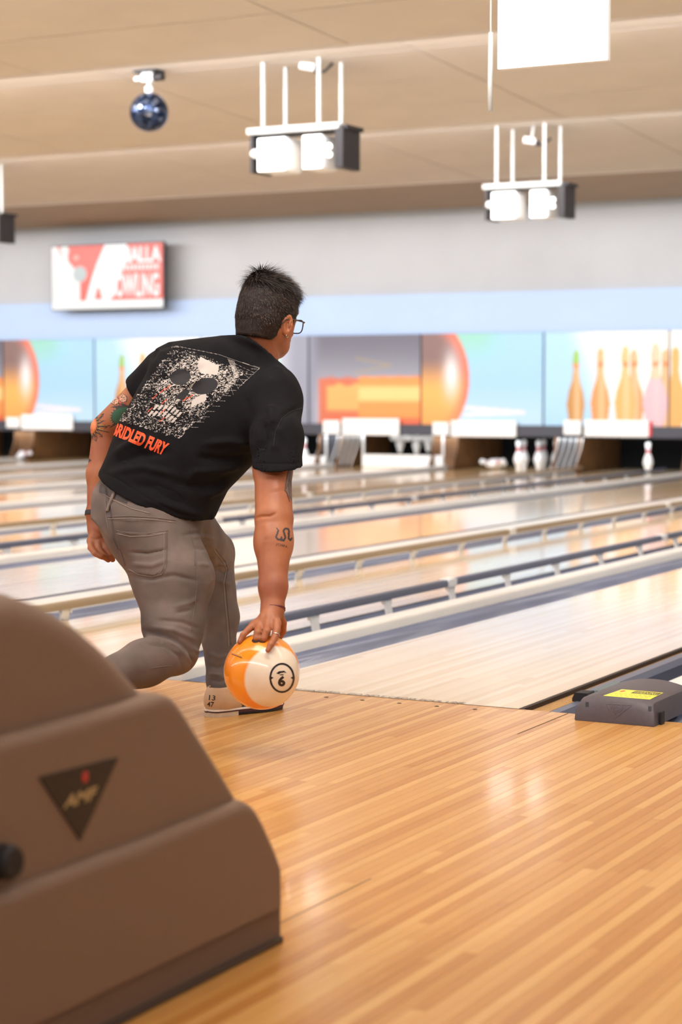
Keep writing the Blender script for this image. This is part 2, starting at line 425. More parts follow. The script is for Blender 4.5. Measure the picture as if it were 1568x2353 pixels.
# ================================================================== LANES
LANEC = [0.0, -1.66, -3.44, -5.10, -6.88, -8.54, -10.32, -11.98, -13.76, -15.42, -17.2]
LNAME = ['lane the bowler is throwing onto', 'second lane from the right, with raised bumper rails', 'third lane from the right, between the two lanes with raised rails',
         'fourth lane from the right, the far one with raised bumper rails', 'fifth lane from the right, leading to a row of three red-striped pins', 'sixth lane from the right, ending below a lowered white sweep board',
         'seventh lane from the right, with two white pins lit at its end', 'eighth lane from the right, mostly hidden behind the bowler', 'ninth lane from the right, seen left of the bowler',
         'tenth lane from the right, ending at bright white pins', 'leftmost visible lane at the frame edge']
HW = 0.5334
gut_prof = [(-0.1175, 0.0), (-0.105, -0.035), (-0.07, -0.07), (0, -0.085), (0.07, -0.07), (0.105, -0.035), (0.1175, 0.0)]
def gutter_mesh(y0, y1, drop=0.004):
    m = MB(); n = len(gut_prof); v = [(x, y, z-drop) for y in (y0, y1) for x, z in gut_prof]
    v += [(x*1.0, y, z-0.012-drop) for y in (y0, y1) for x, z in gut_prof]
    f = [(i, i+1, n+i+1, n+i) for i in range(n-1)]+[(2*n+i, 3*n+i, 3*n+i+1, 2*n+i+1) for i in range(n-1)]
    f += [(i, 2*n+i, 2*n+i+1, i+1) for i in range(n-1)]+[(n+i, n+i+1, 3*n+i+1, 3*n+i) for i in range(n-1)]
    f += [(0, n, 3*n, 2*n), (n-1, 3*n-1, 4*n-1, 2*n-1)]
    return m.add(v, f)
gme = gutter_mesh(0.0, 17.05).mesh('gutter'); gme.materials.append(M_gutter); gme.polygons.foreach_set('use_smooth', [True]*len(gme.polygons))
bed = MB().box(-HW, HW, 0.004, 18.4, -0.06, 0.0).mesh('lane_bed'); bed.materials.append(M_lane)
bed_far = bed.copy(); bed_far.materials.clear(); bed_far.materials.append(M_lane_far)
edge_m = MB().box(-HW-0.003, -HW, 0.004, 17.3, -0.1, -0.002).box(HW, HW+0.003, 0.004, 17.3, -0.1, -0.002).mesh('lane_edge'); edge_m.materials.append(M_darkwood)
for i, (xc, nm) in enumerate(zip(LANEC, LNAME)):
    t = empty('bowling_lane', (xc, 0, 0), 0, nm, 'lane', 'bowling lanes')
    link('lane_bed', bed if i < 4 else bed_far, None, t); link('lane_edge', edge_m, None, t)
    for s in ((-1,) if i == 0 else (-1, 1)):
        o = link('gutter', gme, None, t); o.location = (s*(HW+0.1205), 0, 0)
# the lane right of the bowler's: only its left gutter and edge come into the picture
t = empty('bowling_lane', (1.78, 0, 0), 0, 'lane beyond the dark plastic cover at the right frame edge', 'lane', 'bowling lanes')
link('lane_bed', bed, None, t); link('lane_edge', edge_m, None, t)
o = link('gutter', gme, None, t); o.location = (-(HW+0.1205), 0, 0); o = link('gutter', gme, None, t); o.location = (HW+0.1205, 0, 0)

# capping strips between lanes
def cap(x0, x1, z1, label, y0=0.02, group='cream capping strips between lanes'):
    w2 = x1-x0; pr = [(0, -0.10), (w2, -0.10), (w2, z1-0.014), (w2-0.006, z1-0.004), (w2-0.016, z1), (0.016, z1), (0.006, z1-0.004), (0, z1-0.014)]
    m = MB(); m.prism(pr, y0, 17.2, 'y'); o = m.build('capping_strip', M_cap, None, loc=(x0, 0, 0)); tag(o, label, 'capping', group); smooth_by_angle(o, 50); return o
edges = []
for i in range(len(LANEC)-1):
    a = LANEC[i]-HW-0.241; b = LANEC[i+1]+HW+0.241; edges.append((b, a))
cl = ['narrow cream capping strip just left of the bowler\'s lane', 'wide cream capping strip behind the rail of the second lane', 'narrow cream capping strip left of the third lane',
      'wide cream strip behind the farther raised rails', 'capping strip between the fifth and sixth lanes', 'capping strip between the sixth and seventh lanes', 'capping strip between the seventh and eighth lanes',
      'capping strip between the eighth and ninth lanes', 'capping strip between the ninth and tenth lanes', 'capping strip between the tenth and leftmost lanes']
for (a, b), l_ in zip(edges, cl): cap(a, b, 0.04 if b-a < 0.2 else 0.035, l_)
cap(0.774, 1.006, 0.005, 'glossy pale cover strip behind the dark plastic hood at right', 0.02)
# thin dark foot under the first cap
# raised bumper rails
def rail(x, z0, z1, lab, posts, side, y0, y1=16.8):
    t = empty('bumper_rail', (x, 0, 0), 0, lab, 'bumper rail', 'raised bumper rails')
    m = MB(); w2 = 0.02; m.prism([(-w2, z0), (w2, z0), (w2+0.003, (z0+z1)/2), (w2, z1-0.006), (w2-0.006, z1), (-w2+0.006, z1), (-w2, z1-0.006), (-w2-0.003, (z0+z1)/2)], y0, y1, 'y')
    o = m.build('rail', M_bar if side > 0 else M_rail_shaded, t); smooth_by_angle(o, 30)
    pm_ = MB(); pm_.prism([(0, z0+0.004), (0.010, z0+0.004), (0.010+side*0.02, -0.055), (side*0.02, -0.055)], -0.03, 0.03, 'y')
    pm_.box(-0.006, 0.016, -0.036, -0.028, z0-0.02, z0+0.005).box(-0.006, 0.016, 0.028, 0.036, z0-0.02, z0+0.005)
    pme = pm_.mesh('post'); pme.materials.append(M_alu)
    y = posts[0]
    while y < y1-0.2: link('post', pme, None, t, (0, y, 0)); y += posts[1]
    cm = MB(); cm.box(-w2-0.006, w2+0.006, -0.05, 0.05, z0-0.003, z1+0.003, 0.004); cme = cm.mesh('joint_sleeve'); cme.materials.append(M_alu)
    for yy in (3.05, 6.4, 9.75): link('joint_sleeve', cme, None, t, (0, yy, 0), smooth=False)
    return t
rail(-1.12, 0.047, 0.082, 'slate bumper rail on posts beside the cream strip nearest the bowler\'s lane', (1.62, 0.72), 1, 0.35)
rail(-2.20, 0.052, 0.086, 'raised bumper rail along the left side of the second lane', (0.55, 0.72), -1, 0.35)
rail(-4.56, 0.047, 0.082, 'raised bumper rail along the right side of the fourth lane', (1.0, 0.72), 1, 0.35)
rail(-5.64, 0.052, 0.086, 'raised bumper rail along the left side of the fourth lane', (0.8, 0.72), -1, 0.35)

# gutter fittings right of the bowler's lane: edge strip, particle board, lowered bumper bar
t = empty('lane_side_channel', (0, 0, 0), 0, 'open channel with dark edge strip and bare particle board right of the near lane', 'lane channel')
MB().box(0.5365, 0.552, 0.004, 17.2, -0.08, 0.001).build('edge_strip', M_darkwood, t)
MB().box(0.552, 0.612, 0.004, 17.2, -0.1, -0.014).build('board', M_particle, t)
MB().box(0.612, 0.774, 0.004, 17.2, -0.12, -0.075).build('channel_floor', M_gutter, t)
MB().box(0.766, 0.774, 0.004, 17.2, -0.12, -0.004).build('side_wall', M_rail_blk, t)
t = empty('bumper_rail', (0.635, 0, 0), 0, 'lowered slate bumper bar in the channel beside the dark plastic cover', 'bumper rail')
m = MB(); m.prism([(-0.022, -0.075), (0.028, -0.075), (0.03, -0.035), (0.016, -0.012), (-0.016, -0.012), (-0.022, -0.03)], 0.01, 0.31, 'y'); m.build('end_ramp', M_bar, t)
m = MB(); m.prism([(-0.024, -0.055), (0.034, -0.055), (0.036, -0.008), (0.02, 0.012), (-0.018, 0.012), (-0.026, -0.005)], 0.33, 17.0, 'y'); m.build('rail', M_bar, t)
m = MB(); m.prism([(-0.030, -0.065), (0.038, -0.065), (0.040, -0.006), (0.023, 0.017), (-0.021, 0.017), (-0.031, -0.003)], 0.305, 0.37, 'y'); m.build('end_cap', M_black, t)
MB().box(0.005, 0.03, 0.40, 0.62, 0.0115, 0.0135).build('sticker', simple('sticker_green', '5f6f70', 0.5), t)
for yy in (0.42, 0.6): MB().ball((0.042, yy, -0.03), 0.009, 10, 6).build('screw', M_alu, t, smooth=True)

# foul line strip with its warning
fo = MB().box(-0.76, 0.552, -0.0015, 0.0035, -0.02, 0.0006).build('foul_line', simple('foul_black', '221c18', 0.5)); tag(fo, 'thin dark foul line across the boards with printed slip warning', 'foul line')
T = text_tris('SLIP HAZARD - DO NOT CROSS FOUL LINE'); mn = T.reshape(-1, 2).min(0); mx = T.reshape(-1, 2).max(0)
xa, xb = onZ(655, 1583)[0], onZ(1066, 1618)[0]
P = (T-mn)/(mx-mn); V = np.stack([xa+P[..., 0]*(xb-xa), 0.006+P[..., 1]*0.026, np.full(P.shape[:2], 0.0012)], -1).reshape(-1, 3)
me = npmesh('lettering', V, np.arange(len(V)).reshape(-1, 3)); link('lettering', me, simple('print_dark', '4a3a30', 0.6), fo)
# dots (arrows) on the approach
for k, (u, v) in enumerate([(750, 1602), (833, 1609), (918, 1616), (1004, 1623), (1092, 1630)]):
    p = onZ(u, v); tag(MB().lathe([(0.0075, 0), (0.0075, 0.0008)], 16, (p[0], p[1], 0)).build('approach_dot', M_darkwood),
        ['marker dot in the approach nearest the bowling ball, first of a row of five', 'second marker dot from the ball, before the foul line', 'middle one of five dark marker dots before the foul line', 'fourth marker dot from the ball, before the foul line', 'marker dot farthest right, toward the dark plastic cover'][k], 'marker dot', 'approach marker dots')
seamo = MB().box(-0.0012, 0.0012, -0.42, 0, 0, 0.0006).build('floor_joint', M_darkwood, None, loc=(0.71, -0.005, 0.0)); tag(seamo, 'short dark joint line in boards left of the dark plastic cover', 'floor joint')
seamo = MB().box(-0.0012, 0.0012, -0.45, 0, 0, 0.0006).build('floor_joint', M_darkwood, None, loc=(1.10, -2.16, 0.0)); tag(seamo, 'short dark joint line in boards beside the beige hood', 'floor joint')

# ================================================================== DARK PLASTIC COVER at the end of the ball track
bt = empty('track_end_cover', (0.905, -0.10, 0), 0, 'dark grey plastic cover with yellow warning sticker sitting at the foul line', 'cover')
M_cov = simple('cover_plastic', '4d454a', 0.45, noise=0.08, scale=60, bump=0.25, bscale=900)
def arch(t_, w0, zc, ze): return [(-w0+2*w0*i/16, ze+(zc-ze)*(1-((i/8)-1)**2)) for i in range(17)]
sec = []
# sections from the front foot to the back edge: (y, half width, z centre, z edge, base half width)
for (y, wt, zc, ze, wbs) in [(-0.014, 0.127, 0.004, 0.003, 0.128), (-0.010, 0.125, 0.05, 0.038, 0.129), (0.004, 0.119, 0.078, 0.058, 0.130), (0.014, 0.117, 0.086, 0.065, 0.130), (0.03, 0.117, 0.089, 0.068, 0.130), (0.16, 0.118, 0.091, 0.069, 0.130), (0.36, 0.120, 0.090, 0.068, 0.131), (0.378, 0.119, 0.086, 0.064, 0.131), (0.385, 0.115, 0.02, 0.01, 0.13)]:
    a = arch(0, wt, zc, ze); sec.append([(-wbs, y, 0.0)]+[(-wt-0.004, y, ze*0.9)]+[(x, y, z) for x, z in a]+[(wt+0.004, y, ze*0.9), (wbs, y, 0.0)])
m = MB(); n = len(sec[0]); m.add([p for s_ in sec for p in s_], [(i*n+k, i*n+k+1, (i+1)*n+k+1, (i+1)*n+k) for i in range(len(sec)-1) for k in range(n-1)]+[tuple(range(n-1, -1, -1)), tuple((len(sec)-1)*n+k for k in range(n))])
hous = m.build('housing', M_cov, bt); smooth_by_angle(hous, 40)
bpy.context.view_layer.update()
bv = bvh_of([hous])
cv = Canvas(330, 110, bg='e8de4e')
for r_ in range(3):
    pass
cv.poly([(120, 8), (322, 8), (322, 44), (120, 44)], '2c2c28'); cv.text('WARNING', 130, 13, 180, 26, 'e8de4e')
cv.ell(40, 26, 16, 12, 'd84030')
for k in range(4):
    for q_ in range(16): cv.poly([(16+q_*18, 56+k*12), (16+q_*18+[13, 9, 15, 7][(q_+k) % 4], 56+k*12), (16+q_*18+[13, 9, 15, 7][(q_+k) % 4], 60+k*12), (16+q_*18, 60+k*12)], '5a5a28')
patch('warning_sticker', bv, CAM, quad_rays([(1430, 1584), (1526, 1592), (1494, 1608), (1386, 1599)], 170, 60), cv, attr_mat('sticker_print', 0.35), bt, 0.0006, label='yellow warning sticker with black text')
# raised emblem: triangle outline with a ring and stem
def px_cord(parent, bvh_, px, r, mat, name): return seam(name, bvh_, px, r, mat, parent, 0.0, 2.0)
M_cov2 = simple('cover_emblem', '5a5156', 0.4)
px_cord(bt, bv, [(1393, 1617), (1452, 1621), (1413, 1651), (1393, 1617)], 0.0013, M_cov2, 'emblem')
ring = [(1418+13*math.cos(a_), 1627+9.5*math.sin(a_)) for a_ in np.linspace(0, 2*math.pi, 20)]; px_cord(bt, bv, ring, 0.0012, M_cov2, 'emblem')
ring = [(1418+7*math.cos(a_), 1628+5*math.sin(a_)) for a_ in np.linspace(0, 2*math.pi, 14)]; px_cord(bt, bv, ring, 0.0012, M_cov2, 'emblem')
px_cord(bt, bv, [(1417, 1631), (1415, 1642)], 0.0012, M_cov2, 'emblem')
for (u, v) in ((1350, 1619), (1494, 1629)):
    cvs = Canvas(10, 16, bg='0c0b0c'); patch('slot', bv, CAM, quad_rays([(u-4, v-6), (u+4, v-6), (u+4, v+6), (u-4, v+6)], 12, 16), cvs, M_black, bt, 0.0006)
MB().box(0.131, 0.139, 0.03, 0.06, 0.0, 0.04, 0.002).build('latch', M_black, bt)

# ================================================================== BALL RETURN HOOD (foreground, left)
XH = 1.174
prof = [(0, 1365), (60, 1372), (120, 1395), (180, 1430), (240, 1480), (300, 1540), (340, 1588)]
top = [(p[1], p[2]) for p in [onX(u, v, XH-0.06) for u, v in prof]]
mid = [(p[1], p[2]) for p in [onX(u, v, XH-0.03) for u, v in [(370, 1594), (392, 1600), (415, 1625), (450, 1680), (500, 1760), (540, 1828)]]]
low = [(p[1], p[2]) for p in [onX(u, v, XH) for u, v in [(565, 1840), (588, 1852), (604, 1875), (630, 1930), (648, 1975), (654, 1995), (655, 2080)]]]
base = [(p[1], p[2]) for p in [onX(u, v, XH-0.012) for u, v in [(646, 2090), (648, 2150)]]]
M_hood = simple('hood_taupe', '7c6350', 0.62, noise=0.05, scale=300, bump=0.35, bscale=700)
M_hood2 = simple('hood_plinth', '6d5648', 0.65)
HX0 = 0.60; YB = -4.6
ht = empty('ball_return_hood', ((XH+HX0)/2, -3.2, 0), 0, 'large beige rounded ball return hood with tiered sides in the left foreground', 'ball return')
bpy.context.view_layer.update()
def tier(pts, xh, ybk, zbot, name, r=0.03):
    """a moulded tier: side profile (y,z) swept across x with rounded shoulders"""
    pr = [(ybk, zbot), (ybk, pts[0][1]-0.0)]+list(pts)+[(pts[-1][0], zbot)]
    c = (np.mean([p[0] for p in pr]), np.mean([p[1] for p in pr])); m = MB(); xs = []; k = 6; x0 = HX0+(XH-xh); x1 = xh
    for i in range(k+1): a = i/k*math.pi/2; xs.append((x0+r*(1-math.sin(a)), r*(1-math.cos(a))))
    left = [(x0+r-r*math.sin(i/k*math.pi/2), r-r*math.cos(i/k*math.pi/2)) for i in range(k, -1, -1)]
    right = [(x1-r+r*math.sin(i/k*math.pi/2), r-r*math.cos(i/k*math.pi/2)) for i in range(k+1)]
    rows = left+right; n = len(pr); A = np.array(pr); nrm = np.zeros_like(A)
    for i in range(n):
        d = A[(i+1) % n]-A[i-1]; q = np.array([-d[1], d[0]]); nrm[i] = q/(np.linalg.norm(q)+1e-9)
    d = A[n-2]-A[n-3]; q = np.array([-d[1], d[0]]); nrm[n-2] = q/(np.linalg.norm(q)+1e-9)
    v = []
    for x, ins in rows:
        for i in range(n):
            p = A[i]-(np.array([abs(nrm[n-2][0]), 0.0]) if i == n-1 else nrm[i])*ins*(1.0 if i > 1 else 0.0); v.append((x-ht.location.x, p[0]-ht.location.y, p[1]))
    f = [(i*n+q, i*n+(q+1) % n, (i+1)*n+(q+1) % n, (i+1)*n+q) for i in range(len(rows)-1) for q in range(n)]+[tuple(range(n-1, -1, -1)), tuple((len(rows)-1)*n+q for q in range(n))]
    m.add(v, f); o = m.build(name, M_hood, ht); smooth_by_angle(o, 38); return o
def spline(P, n=6):
    P = [np.array(p) for p in P]; out = []
    for i in range(len(P)-1):
        p0 = P[max(i-1, 0)]; p1 = P[i]; p2 = P[i+1]; p3 = P[min(i+2, len(P)-1)]
        for k in range(n):
            t_ = k/n; out.append(tuple(0.5*((2*p1)+(-p0+p2)*t_+(2*p0-5*p1+4*p2-p3)*t_**2+(-p0+3*p1-3*p2+p3)*t_**3)))
    out.append(tuple(P[-1])); return out
zt = onX(380, 1600, XH-0.03)[2]; zl = onX(575, 1845, XH)[2]
ttop = [(-3.95, 0.70), (-3.75, 0.745)]+top
o1 = tier(spline(ttop), XH-0.05, -4.3, zt-0.05, 'top_shell', 0.05)
o2 = tier([(-4.2, zt-0.002), (mid[0][0]-0.35, zt)]+spline(mid), XH-0.022, -4.45, zl-0.03, 'middle_shell', 0.022)
o3 = tier([(-4.3, zl-0.002), (low[0][0]-0.3, zl)]+spline(low[:-1])+[low[-1]], XH, YB, low[-1][1], 'lower_shell', 0.02)
m = MB(); cx, cy = ht.location.x, ht.location.y
m.box(HX0+0.012-cx, XH-0.012-cx, YB+0.02-cy, base[0][0]-cy, 0, low[-1][1]+0.002, 0.004).build('plinth', M_hood2, ht)
m = MB(); m.box(HX0+0.004-cx, XH-0.004-cx, YB+0.01-cy, base[0][0]-0.003-cy, 0.0, 0.012, 0.003).build('foot_trim', simple('foot_brown', '46362c', 0.6), ht)
# triangular badge
bpy.context.view_layer.update()
bvh_h = bvh_of([o2, o3])
q = [(90, 1787), (271, 1741), (184, 1930)]
xs = [onX(u, v, XH-0.02) for u, v in q]; yy = [p[1] for p in xs]; zz = [p[2] for p in xs]
bmesh_ = MB(); 
def tri_badge(sc, x0, x1, mat, name, lab=None):
    cyy, czz = np.mean(yy), np.mean(zz); pr = [(cyy+(a-cyy)*sc-cy, czz+(b-czz)*sc) for a, b in zip(yy, zz)]
    m = MB(); m.prism(pr, x0-cx, x1-cx, 'x'); o = m.build(name, mat, ht)
    if lab: o['label'] = lab
    return o
xb_ = XH-0.022
bd = tri_badge(1.0, xb_-0.001, xb_+0.0035, simple('badge_black', '1d1512', 0.4), 'badge', 'black downward triangle badge with maker lettering')
y0_, y1_ = yy[0], yy[1]; wdt = y1_-y0_; ztop = max(zz)
T = text_tris('AMF', 0.03); mn = T.reshape(-1, 2).min(0); mx = T.reshape(-1, 2).max(0); P = (T-mn)/(mx-mn)
V = np.stack([np.full(P.shape[:2], xb_+0.0042-cx), y0_+wdt*(0.27+0.40*P[..., 0]+0.05*P[..., 1])-cy, ztop-0.060+P[..., 1]*0.020-0.0], -1).reshape(-1, 3)
me = npmesh('lettering', V, np.arange(len(V)).reshape(-1, 3)); link('lettering', me, simple('badge_gold', 'b39a6a', 0.4), bd)
m = MB(); m.ball((xb_+0.003-cx, y0_+wdt*0.56-cy, ztop-0.020), (0.002, 0.010, 0.010)); m.build('red_mark', simple('badge_red', 'b03024', 0.4), bd, smooth=True)
p = onX(5, 1980, XH-0.02); m = MB(); m.tube([(xb_-0.002-cx, p[1]-cy, p[2]), (xb_+0.02-cx, p[1]-cy, p[2]), (xb_+0.026-cx, p[1]-cy, p[2])], [0.027, 0.027, 0.022], 28); m.build('button', M_black, ht, smooth=False)

# ================================================================== MASKING UNITS
NX_, NY_ = 150, 106
uu, vv = np.meshgrid(np.linspace(0, 1, NX_), np.linspace(0, 1, NY_))
def sm(a, b, x): t_ = np.clip((x-a)/(b-a), 0, 1); return t_*t_*(3-2*t_)
def L3(c): return np.array(S(c))
def blend(img, m_, c): return img*(1-m_[..., None])+L3(c)*m_[..., None]
def pinshape(u0, s_, v0=0.0, h_=0.85):
    t_ = (vv-v0)/h_; w_ = np.interp(t_, [0, .1, .3, .45, .6, .72, .85, .95, 1.0], [.45, .8, 1.0, .8, .42, .3, .38, .3, 0])*s_
    return (np.abs(uu-u0) < w_) & (t_ > 0) & (t_ < 1)
def mural(kind):
    im = np.zeros((NY_, NX_, 3))+L3('c4c4cc')
    wob = 0.02*np.sin(uu*40)*np.sin(vv*31)
    if kind == 'flame':
        im = blend(im, sm(0, 1, vv)*1.0, '6e6a74'); im = blend(im, 1-sm(0.0, 0.12, uu), '8f8f9c')
        tri = (np.abs((vv-0.66)-(uu-.75)*0.25) < .012) & (uu > .42) & (uu < .75) | (np.abs((vv-0.66)+(uu-.75)*0.25) < .012) & (uu > .42) & (uu < .75)
        im = blend(im, tri*0.5, 'b09a60')
        f1 = sm(.06, .11, uu)*(1-sm(.50, .54, vv+wob)); im = blend(im, f1, 'd8704a')
        f2 = sm(.14, .18, uu)*(1-sm(.42, .46, vv+wob))*sm(.12, .18, vv); im = blend(im, f2, 'ffb060')
        f3 = sm(.44, .46, uu)*(1-sm(.50, .56, vv)); im = blend(im, f3, 'ff9a4a'); im = blend(im, f3*sm(.22, .3, vv)*(1-sm(.38, .46, vv)), 'ffd080')
        im = blend(im, (1-sm(.04, .10, vv))*sm(.1, .2, uu), 'f06a40')
    elif kind == 'ball':
        im = blend(im, np.ones_like(uu), 'a9d2ea'); im = blend(im, sm(.55, 1, vv)*(1-sm(.45, .8, uu)), '9cd6c0'); im = blend(im, (1-sm(0, .5, vv))*.5, 'd2e8f4')
        r = np.hypot((uu+.02)/.42, (vv-.5)/.72); bm_ = r < 1
        bc = blend(np.zeros_like(im)+L3('8a6a62'), 1-sm(.35, .75, vv), 'ffb45a'); bc = blend(bc, sm(.72, 1.0, r), 'f07a5a'); bc = blend(bc, np.exp(-((uu-.25)/.06)**2-((vv-.55)/.22)**2), 'fff2ec'); bc = blend(bc, (1-sm(0, .35, vv))*.5, 'ff9a50')
        im = np.where(bm_[..., None], bc, im)
        st = (np.abs(vv-(.14+.10*(.85-uu))) < .02) | (np.abs(vv-(.14-.06*(.85-uu))) < .02); im = blend(im, (st & (uu > .35) & (uu < .86))*.8, 'fbe9ee')
    elif kind == 'pins':
        im = blend(im, np.ones_like(uu), 'b4daf2'); im = blend(im, sm(.25, .6, uu+.25*(vv-.5)), 'fffaec')
        for u0, s_, c, hh in ((.26, .075, 'c98a3c', .84), (.46, .08, 'f0984e', .86), (.73, .085, 'e89a60', .84), (.66, .085, 'f6b060', .88), (.98, .09, 'f0a060', .84), (.90, .10, 'f0c0a0', .90)):
            pm_ = pinshape(u0, s_, -0.02, hh); im = np.where(pm_[..., None], L3(c), im); im = blend(im, pm_*np.exp(-((uu-u0-.01)/.03)**2)*.45, 'ffe0b0')
            im = blend(im, (pm_ & (vv > .62) & (vv < .68))*.7, 'f08040')
        im = blend(im, (pinshape(.26, .075, -.02, .84) & (vv > .66))*.8, '8ccf5a')
        im = blend(im, (pinshape(.90, .10, -.02, .9) & (vv < .5))*.45, 'e8b8e0')
    else:
        im = blend(im, 1-sm(.45, .75, uu), 'fffbf0'); im = blend(im, sm(.72, .9, uu), '9a9aa6'); im = blend(im, ((uu > .66) & (uu < .75))*.8, 'c8ecdc')
        pm_ = pinshape(.04, .09, -.02, .86); im = np.where(pm_[..., None], L3('f0b060'), im)
    return im
M_mural = attr_mat('mural_print', 0.5, 0.0)
seams_u = [-14.758, -13.122, -11.323, -9.616, -7.939, -6.219, -4.572]
xsm = [-16.45]+seams_u+[-2.86]
kinds = ['flame', 'ball', 'pins', 'plain', 'flame', 'ball', 'pins', 'plain']
mlab = {0: 'masking panel at the left frame edge with orange flame print', 1: 'left masking panel printed with an orange ball against blue', 2: 'masking panel with pale blue and white pin print just left of the bowler', 3: 'white and grey masking panel behind the bowler\'s shoulders',
        4: 'grey masking panel with orange flame blocks right of the bowler', 5: 'masking panel with glowing orange ball edge and sky blue, right of the flame panel', 6: 'masking panel with a row of orange printed pins', 7: 'white masking panel at the right frame edge'}
ME_MURAL = {}
for i, kd in enumerate(kinds):
    x0, x1 = xsm[i], xsm[i+1]; t = empty('masking_unit', ((x0+x1)/2, YWALL, 0.585), 0, mlab[i], 'masking unit', 'printed masking units')
    im = mural(kd); w2 = (x1-x0)/2-0.012
    V = np.stack([-w2+uu*2*w2, np.zeros_like(uu)-0.03, vv*1.175], -1).reshape(-1, 3)
    link('printed_face', npmesh('printed_face', V, grid_faces(NX_, NY_), (im*np.array([.80, .84, .88])).reshape(-1, 3)), M_mural, t)
    MB().box(-w2-0.004, w2+0.004, -0.028, 0.01, -0.003, 1.178).build('backing', M_rail_blk, t)
rl = MB().box(-16.45, -2.86, YWALL-0.06, YWALL+0.02, 0.437, 0.582, 0.008).build('masking_rail', M_rail_blk); tag(rl, 'long charcoal rail running under the printed panels', 'rail')
# sign plates on the rail
M_plate = simple('plate_white', 'f4f4f0', 0.4)
def plate(u0, u1, v0, v1, name, lab, txt=None, y=YWALL-0.09):
    a = onY(u0, v1, y); b = onY(u1, v0, y); t = empty(name, ((a[0]+b[0])/2, y, a[2]), 0, lab, 'sign', 'white signs on the masking rail')
    w2 = (b[0]-a[0])/2; h_ = b[2]-a[2]; MB().box(-w2, w2, 0, 0.03, 0, h_, 0.012).build('plate', M_plate, t)
    if txt:
        T = text_tris(txt, 0.01); mn = T.reshape(-1, 2).min(0); mx = T.reshape(-1, 2).max(0); P = (T-mn)/(mx-mn)
        ww = w2*0.82; V = np.stack([-ww+P[..., 0]*2*ww, np.full(P.shape[:2], -0.002), h_*0.3+P[..., 1]*h_*0.4], -1).reshape(-1, 3)
        link('lettering', npmesh('lettering', V, np.arange(len(V)).reshape(-1, 3)), simple('sign_ink', 'b9bab6', 0.6), t)
for (u0, u1, v0, v1, lab) in [(786, 917, 962, 999, 'long white sign plate under the flame print'), (1036, 1186, 967, 1003, 'long white sign plate under the ball print'), (1343, 1491, 966, 1003, 'long white sign plate under the printed pins'), (48, 166, 953, 987, 'long white sign plate left of the bowler')]:
    plate(u0, u1, v0, v1, 'sign_plate', lab)
for (u0, u1, v0, v1, lab) in [(742, 780, 966, 997, 'small white lane number box below the flame print'), (994, 1031, 970, 1000, 'small white lane number box below the ball print'), (1295, 1335, 966, 999, 'small white lane number box below the printed pins'), (14, 44, 959, 983, 'small white lane number box at the far left')]:
    plate(u0, u1, v0, v1, 'lane_number_box', lab)
p = onY(1494, 986, YWALL-0.08); tag(MB().box(p[0]-0.02, p[0]+0.02, p[1], p[1]+0.03, p[2]-0.09, p[2]+0.09, 0.004).build('red_tab', simple('tab_red', 'd83848', 0.5)), 'small red tab at the right end of a white sign', 'tab')

# ================================================================== PIN END
for i in range(len(LANEC)-1):
    xc = (LANEC[i]+LANEC[i+1])/2
    if xc > -3.3: continue
    t = empty('kickback_divider', (xc, 17.1, 0), 0, ['', '', 'brown curved divider board at the right end of the pin row', 'brown divider board right of the three striped pins', 'brown curved divider board left of the three striped pins', 'brown divider board between two lit sweep boards',
        'brown divider board hidden behind the bowler\'s shoulder', 'brown divider behind the bowler\'s back', 'brown divider board left of the bowler\'s elbow', 'brown curved divider at the far left'][i], 'divider', 'pin deck dividers')
    for s in (-1, 1):
        m = MB(); m.prism([(0.10, -0.1), (0.0, 0.0), (0.03, 0.08), (0.10, 0.2), (0.14, 0.33), (0.15, 0.47), (1.6, 0.47), (1.6, -0.1)], s*0.16-0.02, s*0.16+0.02, 'x'); m.build('side_board', M_brownpanel, t)
    m = MB(); m.box(-0.14, 0.14, 0.15, 0.25, -0.1, 0.42); m.build('front_board', simple('divider_dark', '2a2c34', 0.6) if i % 2 else M_brownpanel, t)
tag(MB().box(-17, -2.8, 18.75, 18.8, -0.1, 0.9).build('pit_curtain', simple('curtain_black', '0c0c10', 0.9)), 'black pit curtain hanging behind the pins', 'curtain')

# pins
pin_prof = [(0.0258, 0), (0.0286, 0.012), (0.036, 0.04), (0.045, 0.07), (0.0605, 0.114), (0.0575, 0.15), (0.046, 0.19), (0.031, 0.225), (0.0235, 0.255), (0.0228, 0.275), (0.0262, 0.305), (0.0323, 0.343), (0.0305, 0.362), (0.020, 0.376), (0.006, 0.381)]
pin_prof = spline(pin_prof, 3)
M_pin = simple('pin_white', 'f4f6f8', 0.25, coat=0.3); M_pinred = simple('pin_red', 'c22a30', 0.35)
def pin_proto():
    m = MB(); m.lathe(pin_prof, 24); me = m.mesh('pin_body'); me.materials.append(M_pin); me.polygons.foreach_set('use_smooth', [True]*len(me.polygons))
    pr = np.array(pin_prof); ms = []
    for z0, z1 in ((0.236, 0.258), (0.268, 0.290)):
        m2 = MB(); m2.lathe([(np.interp(z, pr[:, 1], pr[:, 0])+0.0008, z) for z in np.linspace(z0, z1, 4)], 24); q = m2.mesh('stripe'); q.materials.append(M_pinred); ms.append(q)
    return me, ms
PB, PS = pin_proto()
def pin(loc, lab, tilt=(0, 0, 0), group='white bowling pins with red neck stripes'):
    t = empty('bowling_pin', loc, 0, lab, 'bowling pin', group); t.rotation_euler = tilt
    link('pin_body', PB, None, t)
    for q in PS: link('stripe', q, None, t)
    return t
def pinpx(u, v, lab, y=17.5, **kw): p = onY(u, v, y); return pin((p[0], p[1], max(0.0, p[2])), lab, **kw)
pin((onY(1490, 1060, 17.3)[0], 17.3, 0), 'single bright white pin standing alone at the right')
